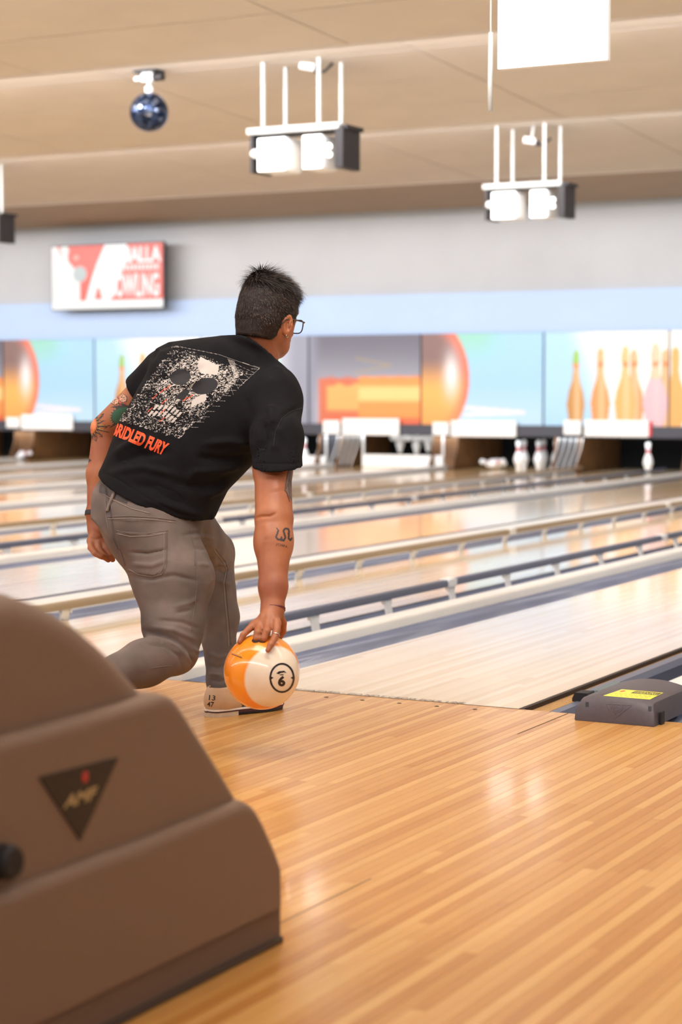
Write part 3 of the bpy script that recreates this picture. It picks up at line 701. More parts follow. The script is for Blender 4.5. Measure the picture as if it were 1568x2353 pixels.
for k, (u, d_) in enumerate(((1192, 17.35), (1238, 17.6), (1278, 17.9))):
    pin((onY(u, 1060, d_)[0], d_, 0), ['nearest of the three red-striped pins in a row', 'middle of the three red-striped pins in a row', 'farthest and dimmest of the three red-striped pins'][k])
for k, (u, d_) in enumerate(((1205, 17.8), (1250, 18.1))): pin((onY(u, 1060, d_)[0], d_, 0), ['dim pin half hidden behind the nearest striped pin', 'dim pin half hidden behind the middle striped pin'][k])
p = onY(1120, 1075, 17.25); pin((p[0], p[1], 0.06), 'fallen pin lying left of the three striped pins', tilt=(math.radians(80), 0, math.radians(60)))
p = onY(1163, 1075, 17.6); pin((p[0], p[1], 0.06), 'fallen pin lying against the other fallen pin', tilt=(math.radians(84), 0, math.radians(-40)))
pin((onY(700, 1020, 17.3)[0], 17.3, 0.0), 'bright pin at the bowler\'s right sleeve')
pin((onY(736, 1020, 17.5)[0], 17.5, 0.0), 'bright pin beside the brown slanted divider')
for k, (u, d_) in enumerate(((55, 17.4), (72, 17.7), (95, 17.5), (108, 17.8))): pin((onY(u, 1040, d_)[0], d_, 0), ['front left pin of the far left rack', 'pin just behind the front left pin of the far left rack', 'second bright pin of the far left rack', 'rear right pin of the far left rack'][k])
p = onY(40, 1060, 17.15); pin((p[0], p[1], 0.06), 'fallen pin lying in front of the far left rack', tilt=(math.radians(82), 0, math.radians(70)))
# sweep boards and pinsetter parts
def sweep(u0, u1, v0, v1, lab, y=17.2):
    a = onY(u0, v1, y); b = onY(u1, v0, y); t = empty('sweep_board', ((a[0]+b[0])/2, y, max(a[2], 0.005)), 0, lab, 'sweep board', 'lowered sweep boards')
    w2 = (b[0]-a[0])/2; h_ = b[2]-max(a[2], .005); MB().box(-w2, w2, 0, 0.03, 0, h_, 0.01).build('board', M_plate, t)
    for s in (-1, 1): MB().box(s*w2-0.012, s*w2+0.012, 0.03, 0.06, 0.0, 0.42).build('arm', M_alu, t)
sweep(832, 1016, 1047, 1075, 'white sweep board lowered across the sixth lane'); sweep(655, 747, 1048, 1073, 'white sweep board right behind the bowler\'s sleeve')
for k, (u, v) in enumerate(((920, 1015), (958, 1018), (985, 1012), (1008, 1020))):
    p = onY(u, v, 17.9); pin((p[0], p[1], p[2]-0.19+0.04), ['leftmost', 'second', 'third', 'rightmost'][k]+' of the pins held up in the pinsetter above the long sweep board', group='pins held in the pinsetter')
a = onY(900, 1003, 17.8); b = onY(1030, 1003, 17.8)
pt = empty('pinsetter_table', ((a[0]+b[0])/2, 17.9, 0.36), 0, 'metal pinsetter table glimpsed above the long sweep board', 'pinsetter'); w2 = (b[0]-a[0])/2
MB().box(-w2, w2, -0.15, 0.4, 0.0, 0.05, 0.01).build('deck', M_alu, pt)
for s in range(5): x = -w2+0.06+s*(2*w2-0.12)/4; MB().lathe([(0.05, -0.02), (0.06, 0.03), (0.06, 0.06)], 16, (x, -0.1, 0)).build('cup', M_alu, pt)
for k, (u0, u1) in enumerate(((770, 812), (1285, 1318))):
    p = onY((u0+u1)/2, 1030, 17.15); t = empty('ball_guard', (p[0], p[1], 0.02), 0, ['slanted ribbed guard beside the two bright pins', 'slanted ribbed guard right of the three striped pins'][k], 'guard', 'ribbed guards')
    for s in range(5): x = -0.16+s*0.08; MB().tube([(x-0.06, 0, 0.0), (x+0.03, 0.02, 0.26), (x+0.05, 0.04, 0.40)], 0.008, 6).build('bar', M_alu, t)

# ================================================================== HANGING THINGS
M_rod = simple('rod_white', 'bcbfbb', 0.4); M_bez = simple('fixture_black', '221f20', 0.5)
k = NT('lamp_glow'); k.base((1, 1, 1)); k.b.inputs['Emission Color'].default_value = (1.0, 0.98, 0.95, 1); k.b.inputs['Emission Strength'].default_value = 3.5; M_glow = k.m
fx = empty('spotlight_bar', (-4.20, 6.95, 2.98), 0, 'black and white twin spotlight bar hanging above the bowler', 'light fixture', 'twin spotlight bars')
MB().box(-0.41, 0.38, -0.02, 0.03, -0.015, 0.035, 0.01).build('front_bar', M_rod, fx)
MB().box(-0.41, 0.43, 0.03, 0.30, -0.01, 0.02).build('top_plate', M_bez, fx)
for x in (-0.39, 0.34): MB().box(x, x+0.07 if x > 0 else x+0.03, 0.0, 0.28, -0.30, 0.0, 0.005).build('end_plate', M_bez, fx)
for x0, x1 in ((-0.33, -0.07), (0.06, 0.24)):
    o = MB().box(x0, x1, 0.0, 0.26, -0.30, -0.04, 0.03).build('lamp_head', M_white, fx, smooth=False)
    MB().box(x0+0.012, x1-0.012, -0.006, 0.004, -0.292, -0.048, 0.004).build('lens', M_glow, o)
MB().ball((-0.34, -0.01, -0.16), 0.035, 14, 8).build('knob', M_white, fx, smooth=True)
for z in (-0.14, -0.2): MB().ball((0.30, -0.01, z), 0.022, 12, 8).build('bulb', M_glow, fx, smooth=True)
for x, y in ((-0.27, 0.0), (-0.20, 0.22), (0.21, 0.0), (0.28, 0.22)):
    MB().box(x-0.012, x+0.012, y-0.012, y+0.012, 0.0, 0.585).build('rod', M_rod, fx)
f2 = copy_tree(fx); f2.location = (-4.03, 11.0, 2.93); f2['label'] = 'farther twin spotlight bar hanging at right above the lanes'
f3 = copy_tree(fx); f3.location = (-10.55, 11.0, 2.93); f3['label'] = 'twin spotlight bar cut by the left frame edge'
# small ceiling cameras behind the bars
def small_cam(u, v, y, lab):
    p = onY(u, v, y); t = empty('ceiling_camera', tuple(p), 0, lab, 'camera', 'small ceiling cameras')
    zc = ZTOP-(ZTOP-ZLIP)*((y-max(l for l in LIPS if l < y))/4.0)-p[2]
    MB().tube([(0, 0, 0.0), (0.02, 0, max(0.03, zc))], 0.014, 10).build('stem', M_rod, t, smooth=True)
    MB().tube([(-0.07, -0.03, 0.02), (0.03, 0.02, 0.0)], 0.032, 16).build('body', M_white, t, smooth=False)
    MB().tube([(0.03, 0.02, 0.0), (0.055, 0.03, -0.03)], [0.028, 0.024], 16).build('lens_hood', M_bez, t)
    MB().tube([(0.05, 0.03, -0.03), (0.11, 0.03, -0.035), (0.18, 0.03, 0.02)], 0.012, 8).build('cable', M_bez, t, smooth=True)
small_cam(712, 155, 7.1, 'small white and black ceiling camera behind the nearer spotlight bar')
small_cam(1222, 325, 11.1, 'small white ceiling camera behind the farther spotlight bar')
# mirror ball
p = onY(343, 258, 6.85); db = empty('disco_ball', tuple(p), 0, 'dark blue mirror ball hanging from the ceiling at left', 'disco ball')
M_mir = NT('mirror_tiles'); g = M_mir.n('ObjectInfo'); vo = M_mir.n('TexVoronoi'); vo.inputs['Scale'].default_value = 34; tc = M_mir.n('TexCoord'); M_mir.l(tc.outputs['Object'], vo.inputs['Vector'])
M_mir.base(M_mir.ramp(vo.outputs['Color'], [(0.2, S('1c2740')), (0.6, S('46587e')), (0.95, S('a8b6cc'))])); M_mir.set(Metallic=0.9, Roughness=0.12)
bmx = MB(); R_ = 0.150; nlat = 22
for i in range(1, nlat):
    th = math.pi*i/nlat; nl = max(6, int(2*math.pi*R_*math.sin(th)/(math.pi*R_/nlat)))
    for j in range(nl):
        ph = 2*math.pi*(j+.5*(i % 2))/nl; c = Vector((math.sin(th)*math.cos(ph), math.sin(th)*math.sin(ph), math.cos(th))); e1 = Vector((-math.sin(ph), math.cos(ph), 0)); e2 = c.cross(e1)
        c2 = (c+Vector((random.uniform(-.03, .03), random.uniform(-.03, .03), random.uniform(-.03, .03)))).normalized(); e1 = (e1-c2*e1.dot(c2)).normalized(); e2 = c2.cross(e1); s_ = math.pi*R_/nlat*0.46
        q = c*R_; bmx.add([q-e1*s_-e2*s_, q+e1*s_-e2*s_, q+e1*s_+e2*s_, q-e1*s_+e2*s_, (q*0.97)-e1*s_-e2*s_, (q*0.97)+e1*s_-e2*s_, (q*0.97)+e1*s_+e2*s_, (q*0.97)-e1*s_+e2*s_], [(0, 1, 2, 3), (4, 7, 6, 5), (0, 4, 5, 1), (1, 5, 6, 2), (2, 6, 7, 3), (3, 7, 4, 0)])
tag(bmx.build('mirror_tiles', M_mir.m, db), kind='stuff')
MB().ball((0, 0, 0), 0.143, 32, 20).build('core', simple('core_navy', '1a2233', 0.4), db, smooth=True)
MB().lathe([(0.03, 0.15), (0.035, 0.19), (0.012, 0.21), (0.012, 0.235)], 16).build('neck', M_alu, db)
m = MB(); m.box(-0.05, 0.05, -0.04, 0.04, 0.23, 0.30, 0.008).build('motor', M_alu, db); m = MB(); m.tube([(0.05, 0, 0.265), (0.13, 0, 0.265)], 0.032, 16).build('motor_drum', M_bez, db)
MB().box(-0.12, -0.05, -0.03, 0.03, 0.245, 0.275, 0.005).build('bracket_arm', M_alu, db); MB().box(-0.10, 0.10, -0.07, 0.07, 0.30, 0.315).build('mount_plate', M_bez, db)
MB().tube([(0, 0, 0.31), (0, 0, ZTOP-0.06-p[2])], 0.012, 10).build('stem', M_alu, db)
# television
ya = 16.72; a = onY(120, 712, ya); b = onY(374, 557, ya); tvw = b[0]-a[0]; tvh = b[2]-a[2]
tv = empty('television', ((a[0]+b[0])/2, ya, a[2]), 0, 'red and white television screen hung high on the far wall', 'television')
TC = Canvas(384, 240, bg='f04420'); W2 = 'fffefa'
TC.poly([(0, 208), (384, 208), (384, 240), (0, 240)], W2); TC.poly([(0, 0), (20, 0), (60, 110), (95, 208), (0, 208)], 'fdf3ee')
TC.poly([(30, 5), (55, 5), (60, 60), (100, 110), (100, 208), (0, 208), (0, 90), (45, 70)], 'f6f4ee'); TC.ell(100, 108, 24, 30, 'b4bdba'); TC.ell(48, 18, 14, 20, 'eceee6')
TC.poly([(188, 0), (262, 0), (262, 60), (205, 208), (120, 208), (140, 130), (160, 70)], W2)
TC.poly([(160, 160), (168, 160), (178, 205), (150, 205)], 'ee5638')
TC.text('OMALLA', 205, 12, 172, 60, W2, bold=0.03)
for q_ in range(12): TC.poly([(216+q_*13, 78), (225+q_*13, 78), (225+q_*13, 98), (216+q_*13, 98)], 'ffe4de')
TC.text('',0,0,1,1,W2) if False else None; TC.text('BOWLING', 205, 112, 165, 86, W2, bold=0.03)
TC.ell(88, 45, 9, 9, 'f7a088')
nx, ny = 192, 120; X_, Z_ = np.meshgrid(np.linspace(-tvw/2, tvw/2, nx), np.linspace(tvh, 0, ny))
img = TC.c[np.clip(((np.arange(ny)+.5)*2).astype(int), 0, 239)][:, np.clip(((np.arange(nx)+.5)*2).astype(int), 0, 383)]
V = np.stack([X_, np.zeros_like(X_), Z_], -1).reshape(-1, 3)
link('screen', npmesh('screen', V, grid_faces(nx, ny)[:, ::-1], img.reshape(-1, 3)), attr_mat('screen_glow', 0.3, 1.0), tv)
MB().box(-tvw/2-0.015, tvw/2+0.015, 0.003, 0.07, -0.015, tvh+0.015, 0.006).build('case', M_bez, tv)
MB().box(-0.2, 0.2, 0.07, 0.40, tvh*0.3, tvh*0.8).build('wall_mount', M_bez, tv)
# lit panel hung above the foul line, with its pull rod
a = onY(1145, 160, 1.0); b = onY(1397, 137, 1.0)
pn = empty('overhead_screen', ((a[0]+b[0])/2, 1.0, a[2]), 0, 'bright white lit overhead screen hanging at the top right', 'screen')
w2 = (b[0]-a[0])/2
MB().box(-w2, w2, 0.0, 0.035, 0.0, 0.60, 0.008).build('case', M_white, pn)
k = NT('screen_white'); k.base((1, 1, 1)); k.b.inputs['Emission Color'].default_value = (0.97, 0.98, 1.0, 1); k.b.inputs['Emission Strength'].default_value = 3.0
MB().box(-w2+0.001, w2-0.001, -0.004, 0.0, 0.002, 0.598).build('display', k.m, pn)
for x in (-0.12, 0.12): MB().tube([(x, 0.018, 0.6), (x, 0.018, 1.36)], 0.01, 10).build('hanger', M_rod, pn, smooth=True)
a = onY(1128, 75, 1.0); b = onY(1128, 255, 1.0)
rd = empty('hanging_rod', (a[0], 1.0, b[2]), 0, 'thin white rod hanging just left of the bright overhead screen', 'rod')
MB().tube([(0, 0, 0), (-0.001, 0, 0.1), (0.001, 0, a[2]-b[2])], 0.0095, 12).build('rod', M_rod, rd, smooth=True); MB().tube([(0, 0, a[2]-b[2]), (0, 0, 3.55-b[2])], 0.003, 6).build('cord', M_rod, rd)
# sprinkler heads
for (u, v, y) in ((1482, 186, 5.5),):
    pass
# ================================================================== FIELD MODELLING (smooth unions meshed with surface nets)
f32 = np.float32
def A3(p): return np.asarray(p, f32)
def cone(P, a, b, ra, rb):
    a = A3(a); b = A3(b); ba = b-a; q = P-a; t = np.clip((q@ba)/max(float(ba@ba), 1e-9), 0, 1)
    return np.linalg.norm(q-t[:, None]*ba, axis=1)-(ra+(rb-ra)*t)
def econe(P, a, b, ra, rb, side, k):
    """cone whose section is k times wider along side"""
    a = A3(a); b = A3(b); ba = b-a; q = P-a; t = np.clip((q@ba)/max(float(ba@ba), 1e-9), 0, 1); d = q-t[:, None]*ba
    s = A3(side); s = s-ba*(s@ba)/float(ba@ba); s = s/np.linalg.norm(s); x = d@s
    d = d+((1.0/k-1.0)*x)[:, None]*s
    return (np.linalg.norm(d, axis=1)-(ra+(rb-ra)*t))*min(1.0, (1+k)/2)
def ell(P, c, R, r):
    q = (P-A3(c))@A3(R).T; r = A3(r); k0 = np.linalg.norm(q/r, axis=1); k1 = np.linalg.norm(q/(r*r), axis=1)+1e-9
    return k0*(k0-1)/k1
def smin(a, b, k):
    h = np.clip(0.5+0.5*(b-a)/k, 0, 1); return b+(a-b)*h-k*h*(1-h)
def smax(a, b, k): return -smin(-a, -b, k)
def plane(P, c, n): n = A3(n); n = n/np.linalg.norm(n); return (P-A3(c))@n
def loft(P, O, A, T, C, W, w, th, p=2.3):
    """T: station params along A from O; C: centres; W: width direction per station; w, th: half sizes"""
    T = np.asarray(T, float); t = (P-A3(O))@A3(A); cx = np.stack([np.interp(t, T, [c[i] for c in C]) for i in range(3)], 1)
    Wd = np.stack([np.interp(t, T, [c[i] for c in W]) for i in range(3)], 1); A_ = A3(A)
    Wd -= (Wd@A_)[:, None]*A_; Wd /= np.linalg.norm(Wd, axis=1)[:, None]; Nd = np.cross(np.broadcast_to(A_, Wd.shape), Wd)
    q = P-cx; x = np.abs((q*Wd).sum(1))/np.interp(t, T, w); y = np.abs((q*Nd).sum(1))/np.interp(t, T, th)
    m = np.minimum(np.interp(t, T, w), np.interp(t, T, th)); d = ((x**p+y**p)**(1/p)-1)*m*0.9
    return np.maximum(d, np.maximum(T[0]-t, t-T[-1])).astype(f32)
def surface_net(f, lo, hi, h, name, smooth=1):
    lo = np.asarray(lo, float); hi = np.asarray(hi, float); B = 10
    nb = np.ceil((hi-lo)/(h*B)).astype(int); n = nb*B+1
    g = np.stack(np.meshgrid(*[np.arange(k) for k in nb], indexing='ij'), -1).reshape(-1, 3)
    c = (lo+(g+.5)*B*h).astype(f32); dc = f(c); act = np.abs(dc) < B*h*1.35
    vol = np.ones(n, f32)*9
    for (i, j, k) in g[dc < 0]: vol[i*B:(i+1)*B+1, j*B:(j+1)*B+1, k*B:(k+1)*B+1] = -9
    ga = g[act]; o = np.stack(np.meshgrid(*[np.arange(B+1)]*3, indexing='ij'), -1).reshape(-1, 3)
    for s in range(0, len(ga), 160):
        idx = (ga[s:s+160, None, :]*B+o[None]).reshape(-1, 3); P = (lo+idx*h).astype(f32); vol[idx[:, 0], idx[:, 1], idx[:, 2]] = f(P)
    s = vol < 0; cnt = np.zeros(np.array(n)-1, np.int8)
    for dx in (0, 1):
        for dy in (0, 1):
            for dz in (0, 1): cnt += s[dx:n[0]-1+dx, dy:n[1]-1+dy, dz:n[2]-1+dz]
    cells = np.argwhere((cnt > 0) & (cnt < 8)); fl = np.ravel_multi_index(cells.T, cnt.shape)
    order = np.argsort(fl); cells = cells[order]; fl = fl[order]
    cv = {}; acc = np.zeros((len(cells), 3)); num = np.zeros(len(cells))
    co = [(a, b, c_) for a in (0, 1) for b in (0, 1) for c_ in (0, 1)]
    for q in co: cv[q] = vol[cells[:, 0]+q[0], cells[:, 1]+q[1], cells[:, 2]+q[2]]
    for q in co:
        for ax in range(3):
            if q[ax]: continue
            r = list(q); r[ax] = 1; r = tuple(r); a = cv[q]; b = cv[r]; m = (a < 0) != (b < 0); t = np.where(m, a/np.where(m, a-b, 1), 0)
            p = np.array(q, float)[None]+np.zeros((len(cells), 3)); p[:, ax] += t; acc[m] += p[m]; num[m] += 1
    V = lo+(cells+acc/num[:, None])*h; F = []
    for ax in range(3):
        o1, o2 = (ax+1) % 3, (ax+2) % 3; sl = [slice(None)]*3; sl2 = list(sl); sl[ax] = slice(0, -1); sl2[ax] = slice(1, None)
        e = np.argwhere(s[tuple(sl)] != s[tuple(sl2)]); e = e[(e[:, o1] > 0) & (e[:, o2] > 0) & (e[:, o1] < n[o1]-1) & (e[:, o2] < n[o2]-1)]
        ids = []
        for (d1, d2) in ((0, 0), (1, 0), (1, 1), (0, 1)):
            q = e.copy(); q[:, o1] -= d1; q[:, o2] -= d2; k = np.ravel_multi_index(q.T, cnt.shape); ids.append(np.searchsorted(fl, k))
        q = np.stack(ids, 1); inside = s[e[:, 0], e[:, 1], e[:, 2]]; q[~inside] = q[~inside][:, ::-1]; F.append(q)
    F = np.concatenate(F)
    for _ in range(smooth):
        acc = np.zeros_like(V); num = np.zeros(len(V))
        for a, b in ((0, 1), (1, 2), (2, 3), (3, 0)):
            np.add.at(acc, F[:, a], V[F[:, b]]); np.add.at(num, F[:, a], 1); np.add.at(acc, F[:, b], V[F[:, a]]); np.add.at(num, F[:, b], 1)
        V = V*0.5+0.5*acc/num[:, None]
    return V, F
def normals(V, F):
    n = np.cross(V[F[:, 2]]-V[F[:, 0]], V[F[:, 3]]-V[F[:, 1]]); N = np.zeros_like(V)
    for k in range(4): np.add.at(N, F[:, k], n)
    return N/(np.linalg.norm(N, axis=1)[:, None]+1e-12)
def lattice_noise(P, s, seed=0):
    r = np.random.default_rng(seed); tab = r.random(4096).astype(f32); q = P*s+100; i = np.floor(q).astype(np.int64); f_ = q-i; f_ = f_*f_*(3-2*f_); out = 0
    for a in (0, 1):
        for b in (0, 1):
            for c in (0, 1):
                hsh = ((i[:, 0]+a)*73856093 ^ (i[:, 1]+b)*19349663 ^ (i[:, 2]+c)*83492791) & 4095
                out = out+tab[hsh]*np.where(a, f_[:, 0], 1-f_[:, 0])*np.where(b, f_[:, 1], 1-f_[:, 1])*np.where(c, f_[:, 2], 1-f_[:, 2])
    return out*2-1

# person frame: a right, b away, c up; turned like the bowler's standing place
ORG = onZ(545, 1645); ORG = np.array([ORG[0], ORG[1], 0.0])
ER = RGT; EB = np.array([-math.sin(YAW), math.cos(YAW), 0]); EU = np.array([0, 0, 1.0]); ROT = np.stack([ER, EB, EU])
def Q(u, v, dep): return ROT@(at(u, v, dep)-ORG)
def Wp(p): return ROT.T@np.asarray(p)+ORG
def to_px(V):
    q = V@ROT+ORG-CAM; d = q@FWD; return IW/2+FPX*(q@RGT)/d, IH/2-FPX*(q@UPV)/d, d
def folds(V, N, lst):
    """soft cloth or skin folds: ridges (amp>0) and valleys (amp<0) along polylines on the side that faces the viewer"""
    u, v, d = to_px(V); view = V@ROT+ORG-CAM; view /= np.linalg.norm(view, axis=1)[:, None]; Nw = N@ROT; face = np.clip(-(view*Nw).sum(1)*3, 0, 1)
    D_ = np.zeros(len(V))
    for pts, wd, amp in lst:
        best = np.full(len(V), 1e9); par = np.zeros(len(V)); L = sum(math.hypot(b[0]-a[0], b[1]-a[1]) for a, b in zip(pts[:-1], pts[1:])); acc = 0
        for (ax, ay), (bx, by) in zip(pts[:-1], pts[1:]):
            l = math.hypot(bx-ax, by-ay); t = np.clip(((u-ax)*(bx-ax)+(v-ay)*(by-ay))/(l*l), 0, 1); q = np.hypot(u-ax-t*(bx-ax), v-ay-t*(by-ay)); m = q < best
            best[m] = q[m]; par[m] = (acc+t[m]*l)/L; acc += l
        taper = np.clip(np.minimum(par, 1-par)*4+0.25, 0, 1); D_ += amp*np.exp(-(best/wd)**2)*taper
    return V+N*(D_*face)[:, None]

person = empty('person', tuple(ORG), YAW, 'man in black printed t-shirt and grey jeans bending low to release a bowling ball', 'person')
bpy.context.view_layer.update()

# ---- landmarks
SPX = 0.001341; TA = np.array([0.5655, -0.8247]); TN = np.array([0.8247, 0.5655]); TO = np.array([345.0, 1150.0])
def tpx(t, n=0): return TO+TA*t+TN*n
AX0 = Q(345, 1150, 5.92); AX1 = Q(*tpx(424), 5.96); AX = (AX1-AX0)/np.linalg.norm(AX1-AX0)
WD = np.array([0.80, -0.38, -0.55]); WD = WD-AX*(WD@AX); WD /= np.linalg.norm(WD)
ST = [(-90, -106, 158, .152), (-60, -115, 152, .156), (0, -129, 146, .156), (60, -147, 139, .148), (120, -159, 133, .152), (180, -166, 142, .152), (210, -169, 149, .150), (240, -174, 160, .145), (270, -186, 170, .137),
      (300, -191, 172, .126), (330, -176, 170, .113), (360, -141, 158, .098), (390, -103, 133, .082), (420, -64, 84, .062), (436, -36, 48, .04)]
T_ = [t*SPX for t, l, r, d in ST]; TC_ = [Q(*tpx(t, (l+r)/2), 5.92+0.04*t/424) for t, l, r, d in ST]
TW_ = [(r-l)/2*SPX*1.035 for t, l, r, d in ST]; TH_ = [d for t, l, r, d in ST]
def torso(P, grow=0.0): return loft(P, AX0, AX, T_, TC_, [WD]*len(ST), [w_+grow for w_ in TW_], [w_+grow for w_ in TH_])
SHR = Q(626, 930, 5.86); ELR = Q(630, 1190, 5.60); WRR = Q(627, 1398, 5.485)
SHL = Q(385, 858, 6.07); ELL = Q(243, 985, 6.17); WRL = Q(219, 1178, 6.13)
BALLC = Q(602, 1543, 5.45); BR = 0.1079
HD = Q(617, 716, 5.95)
fa = math.radians(40); HF = np.array([math.sin(fa), math.cos(fa), -0.20]); HF /= np.linalg.norm(HF); HU0 = np.array([0.05, 0, 1.0]); HR = np.cross(HF, HU0); HR /= np.linalg.norm(HR); HU = np.cross(HR, HF)
HM = np.stack([HR, HF, HU])
def hp(r, f_, u): return HD+HR*r+HF*f_+HU*u
HIPR = Q(352, 1215, 5.86); KNR = Q(404, 1500, 5.74); ANR = Q(190, 1575, 5.50)
HIPL = Q(415, 1205, 6.02); KNL = Q(486, 1270, 6.27); ANL = Q(508, 1588, 6.17)
PELV = Q(345, 1165, 5.93)

# ---- body
def finger(P, pts, rs, d=None):
    for (a, b, ra, rb) in zip(pts[:-1], pts[1:], rs[:-1], rs[1:]):
        e = cone(P, a, b, ra, rb); d = e if d is None else smin(d, e, 0.003)
    return d
def qs(*l): return [Q(*p) for p in l]
FR = [(qs((636, 1432, 5.43), (636, 1448, 5.405), (631, 1467, 5.385), (622, 1482, 5.358), (616, 1494, 5.350)), (.0125, .011, .010, .0092, .0078)),   # index
      (qs((616, 1436, 5.43), (613, 1452, 5.398), (607, 1467, 5.392), (603, 1478, 5.405)), (.0128, .0112, .010, .009)),
      (qs((597, 1438, 5.44), (592, 1453, 5.405), (590, 1467, 5.400), (590, 1477, 5.415)), (.0120, .0108, .0098, .009)),
      (qs((583, 1437, 5.45), (571, 1447, 5.43), (559, 1459, 5.42), (551, 1475, 5.412)), (.0110, .0098, .0088, .0075)),
      (qs((640, 1410, 5.48), (650, 1432, 5.50), (650, 1450, 5.525), (644, 1462, 5.53)), (.0135, .0120, .0108, .0095))]
FL = [(qs((209, 1243, 6.10), (209, 1259, 6.075), (219, 1272, 6.05), (233, 1280, 6.045)), (.0115, .0105, .0095, .0082)),
      (qs((223, 1247, 6.10), (227, 1266, 6.075), (239, 1279, 6.055), (249, 1287, 6.06)), (.012, .011, .010, .0085)),
      (qs((237, 1246, 6.11), (245, 1263, 6.09), (253, 1276, 6.08), (259, 1286, 6.085)), (.0125, .0112, .0102, .009)),
      (qs((248, 1240, 6.12), (256, 1254, 6.115), (261, 1265, 6.11), (263, 1273, 6.11)), (.012, .0108, .010, .0085)),
      (qs((240, 1213, 6.09), (255, 1228, 6.07), (266, 1243, 6.06), (271, 1260, 6.06)), (.0145, .0125, .0112, .009))]
EBV = np.array([0, 1.0, 0])
def hand(P, wr, mcp, fingers, wr_r, palm):
    d = econe(P, wr, palm, wr_r, 0.026, np.array([1.0, 0, 0]), 1.15)
    for m_ in mcp: d = smin(d, cone(P, palm, m_, 0.019, 0.0135), 0.012)
    for pts, rs in fingers: d = smin(d, finger(P, pts, rs), 0.006)
    return d
PALMR = Q(620, 1420, 5.46); PALML = Q(222, 1215, 6.125)
def head(P):
    d = ell(P, hp(0, -.006, .012), HM, (.0745, .097, .092))
    d = smin(d, ell(P, hp(0, .028, -.030), HM, (.064, .070, .085)), .03)
    d = smin(d, cone(P, hp(0, .045, -.075), hp(0, .070, -.108), .045, .026), .03)         # jaw, chin
    for s in (-1, 1): d = smin(d, cone(P, hp(s*.045, .0, -.065), hp(s*.028, .06, -.100), .022, .018), .025)
    d = smin(d, cone(P, hp(0, .095, -.005), hp(0, .112, -.045), .008, .0125), .012)          # nose
    for s in (-1, 1):
        d = smin(d, ell(P, hp(s*.010, .107, -.046), HM, (.008, .008, .007)), .006)
        d = smax(d, -ell(P, hp(s*.031, .103, -.006), HM, (.017, .012, .010)), .010)          # socket
        d = smin(d, ell(P, hp(s*.031, .083, -.008), HM, (.013, .013, .012)), .003)           # eye
        d = smin(d, cone(P, hp(s*.012, .098, .014), hp(s*.045, .083, .014), .006, .005), .010)  # brow
    d = smin(d, ell(P, hp(0, .100, -.070), HM, (.022, .009, .005)), .005); d = smin(d, ell(P, hp(0, .098, -.079), HM, (.019, .009, .006)), .005)
    d = smax(d, -ell(P, hp(0, .110, -.0745), HM, (.022, .010, .0018)), .003)
    for s in (-1, 1):                                                                        # ears
        er = HR*s*0.86-HF*0.50; er /= np.linalg.norm(er); ef = HF*0.86+HR*s*0.50; EM = np.stack([er, ef/np.linalg.norm(ef), HU])
        c = hp(s*.079, .009, -.037); e = ell(P, c, EM, (.0105, .018, .033)); e = smax(e, -ell(P, c+er*.010+HF*.004, EM, (.009, .011, .022)), .004)
        e = smin(e, ell(P, c-HU*.030+HF*.004, EM, (.006, .009, .010)), .006)
        e = smin(e, ell(P, c+er*.006+ef*.006, EM, (.004, .004, .014)), .004); d = smin(d, e, .006)
    return d
NECKB = Q(592, 818, 5.96)
def hips(P, g=0.0):
    d = ell(P, PELV, np.stack([WD, np.cross(AX, WD), AX]), (.158+g, .135+g, .15+g))
    return smin(d, ell(P, Q(316, 1200, 5.86), np.eye(3), (.108+g, .105+g, .125+g)), .05)
def legs(P, g=0.0):
    d = hips(P, g)
    d = smin(d, cone(P, HIPR, Q(398, 1330, 5.83), .125+g, .120+g), .05); d = smin(d, cone(P, Q(398, 1330, 5.83), Q(398, 1440, 5.77), .120+g, .088+g), .03)
    d = smin(d, cone(P, Q(398, 1440, 5.77), KNR, .088+g, .068+g), .03)
    d = smin(d, cone(P, KNR+np.array([-.01, 0, 0.0]), Q(330, 1524, 5.66), .067+g, .066+g), .015); d = smin(d, cone(P, Q(330, 1524, 5.66), ANR, .066+g, .046+g), .03)
    d = smin(d, cone(P, HIPL, KNL, .100+g, .073+g), .04)
    d = smin(d, cone(P, KNL, Q(503, 1420, 6.24), .070+g, .064+g), .02); d = smin(d, cone(P, Q(503, 1420, 6.24), Q(507, 1560, 6.18), .064+g, .043+g), .02)
    d = smin(d, cone(P, Q(507, 1560, 6.18), ANL, .043+g, .043+g), .02)
    return d
